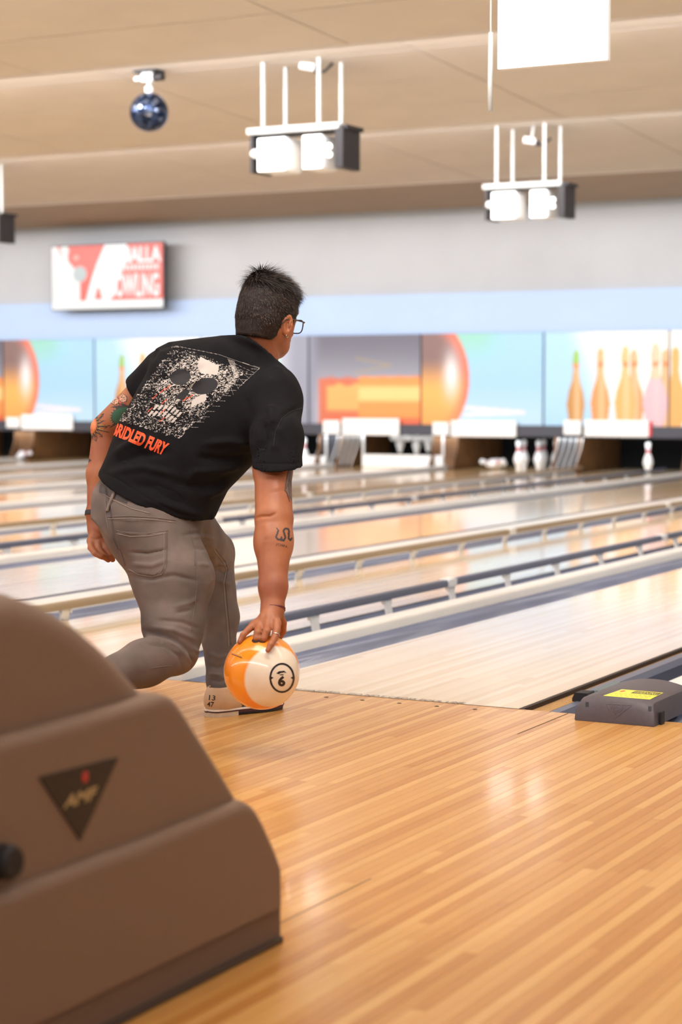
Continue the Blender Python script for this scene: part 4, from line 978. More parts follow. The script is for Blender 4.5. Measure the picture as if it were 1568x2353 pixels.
def body(P):
    d = torso(P, -0.036)
    d = smin(d, legs(P, -0.014), .03)
    d = smin(d, cone(P, NECKB, hp(0, -.022, -.055), .066, .060), .02)
    d = smin(d, head(P), .012)
    # right arm
    d = smin(d, cone(P, SHR, Q(627, 1075, 5.685), .056, .0525), .04)
    d = smin(d, econe(P, Q(627, 1075, 5.685), ELR, .0520, .0530, (1, 0, 0), 1.04), .03)
    d = smin(d, econe(P, Q(630, 1195, 5.60), Q(629, 1250, 5.57), .0530, .0530, (1, 0, 0), 1.04), .01)
    d = smin(d, cone(P, Q(629, 1245, 5.575), Q(628, 1350, 5.51), .0540, .0375), .02)
    d = smin(d, econe(P, Q(628, 1350, 5.51), WRR, .0370, .0285, (1, 0, 0), 1.1), .02)
    d = smin(d, hand(P, WRR, [FR[i][0][0] for i in range(4)], FR, .0285, PALMR), .012)
    # left arm
    d = smin(d, cone(P, SHL, ELL, .060, .0475), .03); d = smin(d, cone(P, ELL+np.array([.004, 0, -.012]), Q(229, 1090, 6.16), .0465, .0400), .012)
    d = smin(d, cone(P, Q(229, 1090, 6.16), WRL, .0400, .0265), .02)
    d = smin(d, hand(P, WRL, [FL[i][0][0] for i in range(4)], FL, .0265, PALML), .012)
    # feet inside the shoes
    d = smin(d, cone(P, ANL, ANL+np.array([.01, .03, -.045]), .036, .028), .02)
    d = smin(d, cone(P, ANR, ANR+np.array([0, .035, -.057]), .036, .028), .02)
    return d
pts_all = np.array([HD, WRR, WRL, KNL, ANR, ANL, PALMR, PALML, SHL, SHR])
lo = pts_all.min(0)-[.16, .20, .16]; hi = pts_all.max(0)+[.16, .22, .17]
V, F = surface_net(body, lo, hi, 0.0034, 'body'); N = normals(V, F)
V = folds(V, N, [([(584, 1192), (600, 1187), (622, 1186), (636, 1178)], 3.5, -.0045), ([(610, 1200), (616, 1240)], 10, .003), ([(600, 1320), (606, 1240)], 5, -.0015), ([(640, 1130), (632, 1090)], 14, .004),
                 ([(205, 1236), (222, 1240), (240, 1233)], 2.5, -.002), ([(214, 1215), (236, 1236)], 2.5, -.0018), ([(604, 1410), (596, 1436)], 3, .0015), ([(615, 1410), (614, 1434)], 3, .0015), ([(628, 1408), (634, 1430)], 3, .0015),
                 ([(590, 1400), (606, 1425)], 8, .001), ([(212, 970), (207, 990)], 8, .004)])
k = NT('skin'); tc = k.n('TexCoord'); n1 = k.n('TexNoise'); n1.inputs['Scale'].default_value = 9; n1.inputs['Detail'].default_value = 5; k.l(tc.outputs['Object'], n1.inputs['Vector'])
k.base(k.ramp(n1.outputs[0], [(0.3, S('8f5033')), (0.5, S('a0603d')), (0.72, S('b07049'))])); k.set(Roughness=0.48); k.b.inputs['Subsurface Weight'].default_value = 0.12; k.b.inputs['Subsurface Radius'].default_value = (.012, .005, .003); k.b.inputs['Subsurface Scale'].default_value = 1.0
n2 = k.n('TexNoise'); n2.inputs['Scale'].default_value = 420; k.l(tc.outputs['Object'], n2.inputs['Vector']); k.bump(n2.outputs[0], 0.25, 0.0006); M_skin = k.m
body_o = link('body', npmesh('body', V, F), M_skin, person)

# ---- t-shirt
SLR = Q(639, 1078, 5.665)
HEMP = Q(238, 1074, 6.0); HEMN = np.cross(Q(492, 1208, 5.83)-HEMP, Q(376, 1190, 5.72)-HEMP); HEMN /= np.linalg.norm(HEMN)
if HEMN@AX > 0: HEMN = -HEMN
NAX = hp(0, -.022, -.055)-NECKB; NAX /= np.linalg.norm(NAX)
PLC = Q(592, 796, 5.88); NCOL = AX+np.array([0, .28, 0]); NCOL /= np.linalg.norm(NCOL)
SAL = (ELL-SHL)/np.linalg.norm(ELL-SHL)
def shirt(P):
    d = smin(torso(P, 0.0), hips(P, .007), .05)
    d = smin(d, ell(P, Q(622, 915, 5.85), np.stack([WD, np.cross(AX, WD), AX]), (.075, .075, .10)), .06)
    d = smin(d, smin(cone(P, NECKB-NAX*.05, NECKB+NAX*.05, .112, .080), cone(P, NECKB+NAX*.04, NECKB+NAX*.14, .081, .079), .01), .05)
    rs = smin(cone(P, Q(627, 925, 5.83), Q(637, 1010, 5.73), .080, .075), cone(P, Q(637, 1010, 5.72), Q(639, 1130, 5.64), .076, .0745), .03)
    rs = smax(rs, plane(P, Q(639, 1077, 5.66), (0.03, 0.10, -1)), .004)
    rs = np.maximum(rs, -np.maximum(cone(P, Q(637, 1010, 5.72), Q(639, 1150, 5.63), .070, .0695), plane(P, Q(639, 1030, 5.70), (0, 0, 1))))
    ls = cone(P, SHL+np.array([-.01, 0, .0]), SHL+SAL*.22, .078, .060); ls = smax(ls, plane(P, SHL+SAL*.115, SAL), .004)
    ls = np.maximum(ls, -np.maximum(cone(P, SHL, SHL+SAL*.25, .066, .0555), plane(P, SHL+SAL*.07, -SAL)))
    d = smin(d, ls, .018)
    hem = plane(P, HEMP, HEMN); d = smax(d, hem, .004)
    inner = np.maximum(np.minimum(torso(P, -0.007), hips(P, .001)), -hem-.09); d = np.maximum(d, -inner)
    d = smin(d, rs, .045)
    d = smax(d, plane(P, PLC, NCOL), .004)
    d = smax(d, -np.maximum(cone(P, NECKB, NECKB+NAX*.2, .070, .070), -plane(P, NECKB+NAX*.005, NAX)), .004)
    return d
lo = np.array([min(SHL[0], AX0[0])-.28, min(SHR[1], AX0[1])-.30, Q(400, 1260, 5.9)[2]]); hi = np.array([SHR[0]+.20, SHL[1]+.28, Q(500, 740, 5.9)[2]])
V, F = surface_net(shirt, lo, hi, 0.0042, 'shirt', 1); N = normals(V, F)
V = folds(V, N, [(a_, b_, c_*1.9) for a_, b_, c_ in [
    ([(690, 935), (650, 955), (632, 990), (640, 1030)], 7, -.004), ([(600, 960), (608, 1010), (590, 1050)], 12, -.009), ([(622, 930), (628, 980)], 8, .006), ([(640, 975), (632, 1040)], 10, .005),
    ([(470, 1020), (530, 1015), (575, 1022)], 9, .006), ([(450, 1050), (520, 1058), (580, 1050)], 10, -.006), ([(440, 1085), (510, 1080), (560, 1068)], 9, .005), ([(400, 1110), (470, 1120), (540, 1095)], 12, -.006),
    ([(470, 1140), (505, 1128), (535, 1100)], 8, .005), ([(262, 1045), (300, 1020), (350, 1010)], 10, .006), ([(255, 1070), (320, 1045), (390, 1040)], 10, -.005), ([(262, 1085), (330, 1075), (400, 1090)], 9, .005),
    ([(290, 1110), (360, 1120), (430, 1160)], 12, -.005), ([(340, 1150), (400, 1165), (470, 1190)], 9, .004), ([(330, 880), (320, 930), (295, 980)], 9, .007), ([(350, 850), (342, 900), (320, 950)], 8, -.005), ([(345, 830), (360, 800), (400, 785)], 7, -.005),
    ([(365, 880), (420, 850), (470, 845)], 9, -.005), ([(375, 900), (430, 880), (470, 870)], 8, .005), ([(560, 772), (610, 805), (660, 870)], 6, .003), ([(520, 778), (590, 815), (640, 880)], 12, -.003), ([(480, 790), (520, 800), (560, 830)], 14, .003),
    ([(560, 900), (575, 960), (570, 1020)], 12, -.003), ([(478, 1205), (488, 1190), (496, 1205)], 7, .004), ([(236, 1088), (270, 1100), (340, 1145), (410, 1180), (480, 1190)], 2.2, -.0016), ([(584, 1064), (640, 1066), (694, 1064)], 2.2, -.0014),
    ([(415, 800), (440, 900), (400, 1000)], 22, -.006), ([(330, 1000), (345, 1050)], 10, .004), ([(420, 1130), (450, 1080), (440, 1030)], 10, .003)]])
V = V+N*(lattice_noise(V.astype(f32), 14, 3)*.0024+lattice_noise(V.astype(f32), 30, 5)*.0007)[:, None]
M_shirt = simple('shirt_black', '100f12', 0.9, noise=0.15, scale=30, bump=0.35, bscale=1500, spec=0.2)
shirt_o = link('t_shirt', npmesh('t_shirt', V, F), M_shirt, person)
# ribbed collar
cc = NECKB+np.array([0.0, 0, .0]); cax = (hp(0, -.022, -.055)-NECKB); cax /= np.linalg.norm(cax); c1 = np.cross(cax, EBV); c1 /= np.linalg.norm(c1); c2 = np.cross(cax, c1)

# ---- jeans
BELT0 = Q(345, 1085, 5.93)
def jeans(P):
    d = legs(P, 0.0)
    d = smin(d, torso_low(P), .03)
    d = smax(d, plane(P, Q(*tpx(92), 5.93), AX), .004)
    d = smax(d, plane(P, Q(507, 1586, 6.17), (0, 0.05, -1)) if False else -9+0*d, .004)
    dl = plane(P, Q(507, 1593, 6.15), (-.05, 0.0, -1)); near = np.linalg.norm(P-A3(ANL), axis=1)-.16; d = np.where(near < 0, smax(d, dl, .004), d)
    cav = np.maximum(cone(P, Q(507, 1560, 6.18), Q(508, 1640, 6.17), .037, .037), plane(P, Q(507, 1566, 6.17), (0, 0, 1))); d = np.maximum(d, -cav)
    return d
def torso_low(P): return loft(P, AX0, AX, [t*SPX for t in (-110, -60, 0, 50, 100)], [Q(*tpx(t, n_), 5.925) for t, n_ in ((-110, 6), (-60, 4), (0, 4), (50, -3), (100, -8))], [WD]*5, [.165, .172, .170, .166, .160], [.12, .13, .128, .122, .118])
lo = np.array([Q(170, 1500, 5.5)[0], Q(400, 1500, 5.45)[1]-.12, -.01]); hi = np.array([Q(560, 1300, 6.2)[0]+.03, KNL[1]+.14, Q(400, 1000, 5.9)[2]])
V, F = surface_net(jeans, lo, hi, 0.0042, 'jeans', 1); N = normals(V, F)
JF = [([(240, 1118), (250, 1180), (262, 1245), (292, 1296)], 4, -.006), ([(300, 1268), (340, 1272), (385, 1262)], 4, -.004), ([(305, 1296), (350, 1300), (390, 1285)], 5, .003), ([(300, 1325), (350, 1330), (400, 1322), (455, 1335)], 5, -.004),
      ([(440, 1235), (470, 1232), (490, 1240)], 4, .003), ([(445, 1260), (475, 1262), (488, 1255)], 5, -.003), ([(455, 1295), (480, 1300)], 5, .003), ([(400, 1395), (440, 1385), (455, 1372)], 5, .003), ([(405, 1408), (440, 1402)], 4, -.003),
      ([(330, 1450), (360, 1458), (400, 1470), (440, 1500), (448, 1525)], 6, -.006), ([(328, 1466), (370, 1468), (410, 1485), (432, 1515)], 5, .005), ([(330, 1478), (380, 1484), (412, 1508), (420, 1540)], 4, -.005), ([(350, 1440), (400, 1448), (450, 1470)], 6, .004), ([(360, 1425), (420, 1430), (458, 1445)], 5, -.003),
      ([(445, 1490), (458, 1500), (452, 1540)], 4, .004), ([(436, 1500), (446, 1520), (436, 1550)], 3, -.004), ([(485, 1405), (478, 1450), (470, 1490)], 6, .003), ([(497, 1310), (515, 1318), (535, 1305)], 4, -.004), ([(500, 1295), (520, 1298), (536, 1285)], 4, .004), ([(505, 1335), (530, 1345)], 6, .004),
      ([(478, 1500), (505, 1512), (530, 1505)], 5, .003), ([(480, 1530), (500, 1535), (522, 1528)], 5, -.004), ([(482, 1548), (510, 1552)], 4, .004), ([(480, 1562), (505, 1566), (530, 1560)], 4, -.003), ([(463, 1470), (480, 1500)], 6, .003),
      ([(488, 1235), (493, 1330), (478, 1345)], 8, .004), ([(420, 1230), (460, 1222), (485, 1228)], 4, -.003), ([(255, 1190), (300, 1196), (380, 1192)], 3, .0015)]
V = folds(V, N, [(a_, b_, c_*1.5) for a_, b_, c_ in JF]); V = V+N*(lattice_noise(V.astype(f32), 16, 8)*.0018+lattice_noise(V.astype(f32), 38, 9)*.0008)[:, None]
k = NT('jeans_grey'); tc = k.n('TexCoord'); n1 = k.n('TexNoise'); n1.inputs['Scale'].default_value = 7; n1.inputs['Detail'].default_value = 8; k.l(tc.outputs['Object'], n1.inputs['Vector'])
k.base(k.ramp(n1.outputs[0], [(0.3, S('564c49')), (0.52, S('6c605a')), (0.75, S('82746c'))])); k.set(Roughness=0.85); wv = k.n('TexWave'); wv.inputs['Scale'].default_value = 420; wv.inputs['Distortion'].default_value = 1.5; k.l(tc.outputs['Object'], wv.inputs['Vector']); k.bump(wv.outputs[0], 0.25, 0.0005); M_jean = k.m
jeans_o = link('jeans', npmesh('jeans', V, F), M_jean, person)
bpy.context.view_layer.update()

BJ = bvh_of([jeans_o]); BS = bvh_of([shirt_o]); BB = bvh_of([body_o])
M_seam = simple('jeans_seam', '6b5d58', 0.85); M_seam_l = simple('jeans_thread', '887a71', 0.8)
for pl, r_, mt in [
    ([(237, 1135), (262, 1150), (300, 1168), (345, 1180)], .0016, M_seam_l), ([(248, 1188), (300, 1186), (360, 1190), (405, 1196)], .0017, M_seam), ([(248, 1193), (300, 1191), (360, 1195), (405, 1201)], .0012, M_seam_l),
    ([(243, 1150), (244, 1190), (252, 1225), (268, 1258), (292, 1288)], .0018, M_seam), ([(437, 1212), (441, 1240), (448, 1262), (448, 1300)], .0014, M_seam), ([(452, 1290), (452, 1350), (446, 1400), (440, 1450)], .0012, M_seam),
    ([(490, 1262), (512, 1290), (520, 1308), (514, 1340), (517, 1380), (522, 1430), (526, 1485)], .0018, M_seam_l), ([(496, 1262), (518, 1290), (524, 1308), (519, 1340), (522, 1380), (527, 1430), (531, 1480)], .0012, M_seam),
    ([(479, 1580), (500, 1583), (530, 1582)], .0014, M_seam), ([(345, 1536), (370, 1532), (395, 1530)], .0013, M_seam)]:
    seam('seam', BJ, pl, r_, mt, jeans_o)
# back pocket: a raised panel following the cloth
def band(canvas_fn): pass
pk = Canvas(120, 110); pk.poly([(4, 6), (60, 10), (116, 8), (114, 92), (88, 108), (28, 98), (10, 60)], (1, 1, 1))
nx, ny = 80, 74; hgt = np.zeros((ny, nx)); m_ = pk.a[np.clip(((np.arange(ny)+.5)*110/ny).astype(int), 0, 109)][:, np.clip(((np.arange(nx)+.5)*120/nx).astype(int), 0, 119)]
er = m_.copy()
for _ in range(2): er = np.minimum.reduce([er, np.roll(er, 1, 0), np.roll(er, -1, 0), np.roll(er, 1, 1), np.roll(er, -1, 1)])
hgt = 0.0006+er*.0022; pq = [(262, 1212), (389, 1212), (388, 1328), (262, 1328)]
pk_o = patch('back_pocket', BJ, CAM, quad_rays(pq, nx, ny), pk, M_jean, jeans_o, 0.0, height=hgt)
BP = bvh_of([pk_o, jeans_o])
for pl, mt in [([(267, 1219), (300, 1226), (340, 1226), (387, 1219)], M_seam), ([(268, 1226), (300, 1233), (340, 1232), (380, 1226)], M_seam_l), ([(377, 1226), (377, 1300), (368, 1318)], M_seam_l), ([(384, 1222), (383, 1302), (372, 1322)], M_seam),
    ([(372, 1320), (350, 1326), (318, 1320), (296, 1308)], M_seam_l), ([(268, 1224), (276, 1262), (288, 1300)], M_seam)]:
    seam('pocket_seam', BP, pl, .0012, mt, pk_o, 0.0004)
# belt loop
bl = MB(); P0 = []
for u, v in [(267, 1128), (262, 1140), (257, 1152), (252, 1164), (247, 1176)]:
    h_, n_, i_, d_ = BJ.ray_cast(Vector(CAM), Vector(ray(u, v)).normalized())
    if h_: P0.append(person.matrix_world.inverted()@(h_+(-n_ if n_.dot(Vector(ray(u, v))) > 0 else n_)*.004))
if len(P0) > 1: bl.tube(P0, .0052, 8); bl.build('belt_loop', M_seam_l, jeans_o, smooth=True).location = (0, 0, 0)
# ---- leather belt line at the waist
bc = Canvas(10, 10, bg='2c2726')
patch('belt', BJ, CAM, quad_rays([(231, 1098), (300, 1140), (292, 1158), (228, 1132)], 60, 20), bc, simple('belt_dark', '3a3231', 0.4), person, 0.0015, label='dark leather belt glimpsed under the shirt hem')

# ---- shirt print: engraved skull on ragged hatching, and the orange words
SP = [(437, 782), (604, 852), (430, 1014), (262, 968)]   # reading frame of the print on the back
def shirt_print():
    w_, h_ = 440, 470; c = Canvas(w_, h_); ink = 'b7afa8'; X, Y = c.X/w_, c.Y/h_
    P = np.stack([c.X.ravel(), c.Y.ravel(), np.zeros(w_*h_)], 1).astype(f32)
    a = lattice_noise(P*np.array([1, .55, 1], f32), .22, 11)+.6*lattice_noise(P, .42, 12); b = lattice_noise(P*np.array([.5, 1, 1], f32), .25, 13)
    hatch = (np.abs(a)+.35*b).reshape(h_, w_); dens = lattice_noise(P, .02, 14).reshape(h_, w_)
    edge = .035+.02*lattice_noise(P, .08, 15).reshape(h_, w_)
    box = (X > edge) & (X < .97-edge-.05*np.abs(np.sin(Y*9))) & (Y > edge+.05) & (Y < 1-edge)
    c.put(box & (hatch < .17+.12*dens), ink)
    # skull masses, light with dark cracks
    crack = np.abs(lattice_noise(P, .06, 16)).reshape(h_, w_) > .10
    for e in [(.48, .30, .30, .20, 0), (.30, .50, .13, .10, .3), (.66, .54, .12, .10, -.3), (.46, .55, .09, .12, 0)]:
        m = c.ell(e[0]*w_, e[1]*h_, e[2]*w_, e[3]*h_, None, e[4]) & (hatch < .45) & crack; c.put(m, ink)
    for pl in ([(.36, .10), (.60, .13), (.66, .22), (.50, .26), (.40, .2)], [(.70, .42), (.78, .50), (.70, .62), (.64, .55)]): c.poly([(x*w_, y*h_) for x, y in pl], ink)
    dk = (.010, .009, .012)
    c.ell(.33*w_, .36*h_, .115*w_, .085*h_, dk, .25); c.ell(.64*w_, .37*h_, .125*w_, .10*h_, dk, -.25); c.poly([(.47*w_, .46*h_), (.54*w_, .46*h_), (.56*w_, .58*h_), (.44*w_, .58*h_)], dk)
    # teeth
    for r_ in range(2):
        for q in range(7):
            x0 = (.31+q*.052)*w_; y0 = (.66+r_*.075+.012*abs(q-3))*h_; c.poly([(x0+2, y0), (x0+18, y0), (x0+16, y0+28), (x0+4, y0+28)], ink)
    # lines of the frame and struts at the top right, cobweb threads
    for k_ in range(7): c.line([(.62*w_+k_*5, .03*h_), (.80*w_+k_*4, .16*h_), (.86*w_+k_*2, .36*h_)], 1.6, ink)
    for k_ in range(6): c.line([(.70*w_, (.02+.03*k_)*h_), (.98*w_, (.01+.07*k_)*h_)], 1.3, ink)
    for k_ in range(12): c.line([(.97*w_, (.03+.07*k_)*h_), (.90*w_, (.05+.07*k_)*h_)], 2.2, ink)
    for k_ in range(9): c.line([(.03*w_, (.1+.08*k_)*h_), (.10*w_, (.08+.08*k_)*h_)], 2.0, ink)
    c.line([(.05*w_, .08*h_), (.5*w_, .02*h_), (.97*w_, .02*h_), (.96*w_, .30*h_)], 1.8, ink)
    for x, y in [(.30, .47), (.27, .52), (.38, .62), (.60, .49), (.57, .53), (.24, .60), (.45, .72), (.30, .74), (.52, .80)]:
        c.line([(x*w_, y*h_), (x*w_-6, y*h_+26)], 5, 'd84a26')
    return c
M_print = attr_mat('shirt_ink', 0.8)
pr = patch('back_print', BS, CAM, quad_rays([(404, 776), (606, 846), (424, 1018), (262, 972)], 300, 300), shirt_print(), M_print, shirt_o, 0.0012, label='bone white engraved skull print with orange flecks')
tc_ = Canvas(560, 80); tc_.text('UNBRIDLED FURY', 4, 6, 552, 68, 'e8552a', bold=0.05)
patch('print_words', BS, CAM, quad_rays([(238, 955), (393, 1018), (376, 1050), (226, 990)], 420, 70), tc_, M_print, shirt_o, 0.0014, label='orange capital letters across the lower back')
# collar rib as a raised band, laid on the shirt
pl_ = PLC; s1 = np.cross(NAX, EBV); s1 /= np.linalg.norm(s1); s2 = np.cross(NAX, s1); cp = []
for a_ in np.linspace(0, 2*math.pi, 49):
    p = NECKB+s1*math.cos(a_)*.0755+s2*math.sin(a_)*.0755; cp.append(p-NAX*((p-pl_)@NCOL)/(NAX@NCOL)-AX*.002)
m = MB(); m.tube(cp, .0068, 8, cap=False); m.build('collar', simple('collar_black', '121116', 0.8), shirt_o, smooth=True)
seam('shoulder_seam', BS, [(693, 938), (668, 946), (648, 962), (634, 990), (628, 1030)], .0011, simple('seam_black', '0c0c10', 0.8), shirt_o)

# ---- tattoos, inked onto the skin
M_ink = attr_mat('tattoo_ink', 0.55)
def tattoo(q, w_, h_, draw, nx, ny, lab):
    c = Canvas(w_, h_); draw(c); patch('tattoo', BB, CAM, quad_rays(q, nx, ny), c, M_ink, body_o, 0.0006, label=lab)
IK = '3a3230'
def t_sun(c):
    c.ell(0, 100, 44, 62, 'c86a3c'); c.ell(0, 100, 34, 52, 'd88050')
    for a in np.linspace(-1.35, 1.35, 9):
        r0, r1 = 50, (150 if abs(a-0.17) < .2 or abs(a+1.35) < .01 else 105); x, y = math.cos(a), math.sin(a)
        c.poly([(r0*x-y*11, 100+r0*1.2*y+x*11), (r1*x, 100+r1*y), (r0*x+y*11, 100+r0*1.2*y-x*11)], IK); c.poly([(r0*x-y*1, 100+r0*1.2*y+x*1), ((r1-22)*x, 100+(r1-22)*y), (r0*x+y*8, 100+r0*1.2*y-x*8)], 'c08a3a')
    for t in np.linspace(-1.4, 1.4, 22): c.line([(46*math.cos(t), 100+66*math.sin(t)), (57*math.cos(t), 100+79*math.sin(t))], 2.4, IK)
    pts = [(58*math.cos(t), 100+80*math.sin(t)) for t in np.linspace(-1.5, 1.5, 30)]; c.line(pts, 2.5, IK); c.line([(x*.8, 100+(y-100)*.8) for x, y in pts], 2.5, IK)
    for a in (-.75, .1, .72, 1.15): x, y = math.cos(a), math.sin(a); c.line([(70*x, 100+70*y), (112*x, 100+112*y)], 3, IK); c.line([(100*x-10*y, 100+100*y+10*x), (118*x, 100+118*y), (100*x+10*y, 100+100*y-10*x)], 3, IK)
tattoo([(212, 944), (262, 944), (258, 1018), (205, 1018)], 160, 220, t_sun, 100, 140, 'compass sun tattoo on the elbow')
def t_dragon(c):
    c.ell(62, 60, 58, 46, IK, .1); c.ell(64, 60, 50, 38, '2f5c46', .1); c.ell(84, 64, 26, 22, 'a8502c', .1); c.ell(84, 64, 17, 14, IK)
    for a in np.linspace(1.6, 4.6, 12): c.ell(62+55*math.cos(a), 60+44*math.sin(a), 5, 5, '8a6a48')
    c.poly([(8, 12), (60, 10), (84, 24), (44, 24)], IK); c.poly([(58, 20), (40, 0), (78, 12)], IK); c.poly([(90, 20), (112, 0), (106, 28)], IK); c.poly([(0, 108), (26, 84), (34, 92)], IK); c.poly([(96, 30), (130, 6), (124, 44)], IK)
tattoo([(250, 930), (318, 916), (318, 984), (250, 986)], 132, 112, t_dragon, 120, 100, 'green coiled creature tattoo')
def t_dice(c):
    for k_ in range(9): a = k_*.7; c.line([(46, 28), (46+34*math.cos(a), 28+26*math.sin(a))], 4, 'd0553c')
    for pl in ([(8, 24), (28, 14), (42, 22), (40, 44), (22, 52), (8, 42)], [(46, 8), (62, 2), (80, 14), (78, 34), (60, 42), (46, 30)]):
        c.poly(pl, 'c99a7c'); c.line(pl+[pl[0]], 2.4, IK)
    c.line([(8, 24), (24, 30), (42, 22)], 2, IK); c.line([(24, 30), (22, 52)], 2, IK); c.line([(46, 8), (62, 20), (80, 14)], 2, IK); c.line([(62, 20), (60, 42)], 2, IK)
    for p in ((15, 35), (18, 42), (31, 36), (54, 18), (56, 30), (70, 26), (60, 10)): c.ell(p[0], p[1], 2.4, 2.4, IK)
tattoo([(252, 904), (296, 904), (296, 934), (252, 934)], 88, 58, t_dice, 70, 46, 'pair of dice tattoo')
def t_cherry(c):
    c.ell(16, 12, 18, 16, '8a6a60'); c.ell(42, 22, 26, 24, IK); c.ell(42, 19, 24, 21, 'b8503e'); c.ell(46, 13, 15, 10, 'c8685a')
tattoo([(286, 872), (326, 872), (326, 908), (286, 908)], 72, 50, t_cherry, 60, 46, 'red cherry tattoo half under the sleeve')
tattoo([(201, 1050), (211, 1050), (211, 1064), (201, 1064)], 20, 26, lambda c: c.poly([(0, 0), (18, 14), (0, 25)], IK), 16, 20, 'small dark triangle tattoo')
def t_snake(c):
    pts = [(6, 4), (16, 16), (10, 34), (4, 48), (16, 60), (36, 56), (34, 48)]; c.line(pts[:2], 5, IK); c.line(pts[1:], 9, IK)
    c.line([(30, 60), (48, 62), (56, 48), (50, 30), (44, 16), (54, 4), (70, 6), (76, 20), (72, 30)], 10, IK); c.line([(76, 34), (72, 50), (84, 60), (92, 50)], 9, IK)
tattoo([(633, 1211), (673, 1213), (672, 1247), (632, 1245)], 96, 72, t_snake, 76, 60, 'curled snake tattoo on the forearm')
tattoo([(633, 1246), (664, 1253), (663, 1262), (632, 1254)], 90, 20, lambda c: c.text('JOIN,', 2, 2, 84, 16, IK), 60, 16, 'tiny lettering under the snake')
def t_feather(c):
    c.poly([(26, 0), (40, 0), (40, 130), (30, 118), (4, 88), (8, 60), (16, 30)], '6e5a50'); c.line([(26, 0), (16, 30), (8, 60), (4, 88), (14, 96), (28, 132)], 3.5, IK); c.line([(34, 10), (22, 60), (30, 120)], 2.5, IK); c.line([(22, 60), (10, 84)], 2.5, IK); c.line([(26, 40), (36, 70)], 2.5, IK)
tattoo([(653, 1078), (671, 1078), (671, 1154), (653, 1154)], 42, 136, t_feather, 40, 110, 'dark feather tattoo wrapping the upper arm')

# ---- wrist band and cord bracelet
def ringband(name, cen, axis, ra, rb, side, half, thick, mat, parent, n=40, lab=None):
    axis = np.asarray(axis)/np.linalg.norm(axis); s = np.asarray(side)-axis*(np.asarray(side)@axis); s /= np.linalg.norm(s); t = np.cross(axis, s); v = []; f = []
    for i in range(n):
        a = 2*math.pi*i/n; d = s*math.cos(a)*ra+t*math.sin(a)*rb; o = s*math.cos(a)+t*math.sin(a)
        v += [cen+d-axis*half, cen+d+axis*half, cen+d+o*thick+axis*half*.8, cen+d+o*thick-axis*half*.8]
    for i in range(n):
        j = (i+1) % n
        for k_ in range(4): f.append((i*4+k_, j*4+k_, j*4+(k_+1) % 4, i*4+(k_+1) % 4))
    m = MB(); m.add(v, f); o = m.build(name, mat, parent); smooth_by_angle(o, 40)
    if lab: o['label'] = lab
    return o
ringband('wrist_band', Q(218, 1181, 6.13), WRL-Q(229, 1090, 6.16), .0285, .0285, (1, 0, 0), .0085, .0035, simple('band_black', '17171a', 0.5), person, lab='black fitness band')
M_cord = simple('cord_maroon', '6c2636', 0.6)
m = MB(); c0 = Q(628, 1397, 5.485); ax_ = (PALMR-ELR); ax_ /= np.linalg.norm(ax_); s_ = np.array([1.0, 0, 0]); s_ = s_-ax_*(s_@ax_); s_ /= np.linalg.norm(s_); t_ = np.cross(ax_, s_)
for ph in (0, 1.2): m.tube([c0+s_*math.cos(a)*.0345+t_*math.sin(a)*.031+ax_*(.004*math.sin(a+ph)+ph*.002) for a in np.linspace(0, 2*math.pi, 40)], .0013, 6)
m.build('bracelet', M_cord, person, smooth=True)['label'] = 'thin maroon cord bracelet'
rc = Q(634, 1460, 5.392); ringband('finger_ring', rc, FR[0][0][2]-FR[0][0][1], .0108, .0108, (1, 0, 0), .001, .0009, simple('ring_silver', 'c9c4bf', 0.25, metal=1.0), person, 24)

# ---- hair
def hairf(P):
    q = (P-A3(HD))@HM.T.astype(f32); d = ell(P, hp(0, -.006, .012), HM, (.0825, .105, .100))
    d = smin(d, ell(P, hp(.0, .035, .066), HM, (.060, .062, .040)), .03); d = smin(d, ell(P, hp(-.005, -.030, .080), HM, (.055, .050, .042)), .03); d = smin(d, ell(P, hp(0, -.045, -.030), HM, (.068, .058, .066)), .02)
    d = smin(d, cone(P, hp(0, -.030, -.04), hp(0, -.036, -.10), .071, .062), .02); d = smax(d, -(q[:, 2]+.094), .006)
    side = np.abs(q[:, 0]); k_ = -.62*q[:, 1]+.785*q[:, 2]
    line = k_+.056-.016*np.clip((-q[:, 0]-.04)/.03, 0, 1)
    earcut = np.maximum(0.062-side, np.hypot((q[:, 1]-.012)/.75, q[:, 2]+.044)-.035)
    d = smax(d, -line, .006); d = smax(d, -(earcut), .004); d = smax(d, q[:, 1]*.9-q[:, 2]*1.0-.055, .004) if False else d
    side_burn = np.maximum(np.abs(q[:, 1]-.030)-.010, np.abs(q[:, 2]+.022)-.026)
    d = smax(d, -(np.maximum(q[:, 1]-.085, 0)*0+.104-q[:, 1]), .006)
    return d+(lattice_noise(P, 60, 21)*.0016+lattice_noise(P, 24, 22)*.002)
V, F = surface_net(hairf, HD-.17, HD+.18, 0.003, 'hair', 1); Nn = normals(V, F)
k = NT('hair_brown'); tc = k.n('TexCoord'); n1 = k.n('TexNoise'); n1.inputs['Scale'].default_value = 170; k.l(tc.outputs['Object'], n1.inputs['Vector'])
k.base(k.ramp(n1.outputs[0], [(0.3, S('17100e')), (0.6, S('281c17')), (0.8, S('3a2b24'))])); k.set(Roughness=0.6); k.b.inputs['Specular IOR Level'].default_value = 0.25; M_hair = k.m
hair_o = link('hair', npmesh('hair', V, F), M_hair, person)
ql = (V-HD)@HM.T; rg = np.random.default_rng(5); sel = rg.choice(len(V), 13000); tv = []; tf = []
CR = np.array([-.015, -.035, .118])
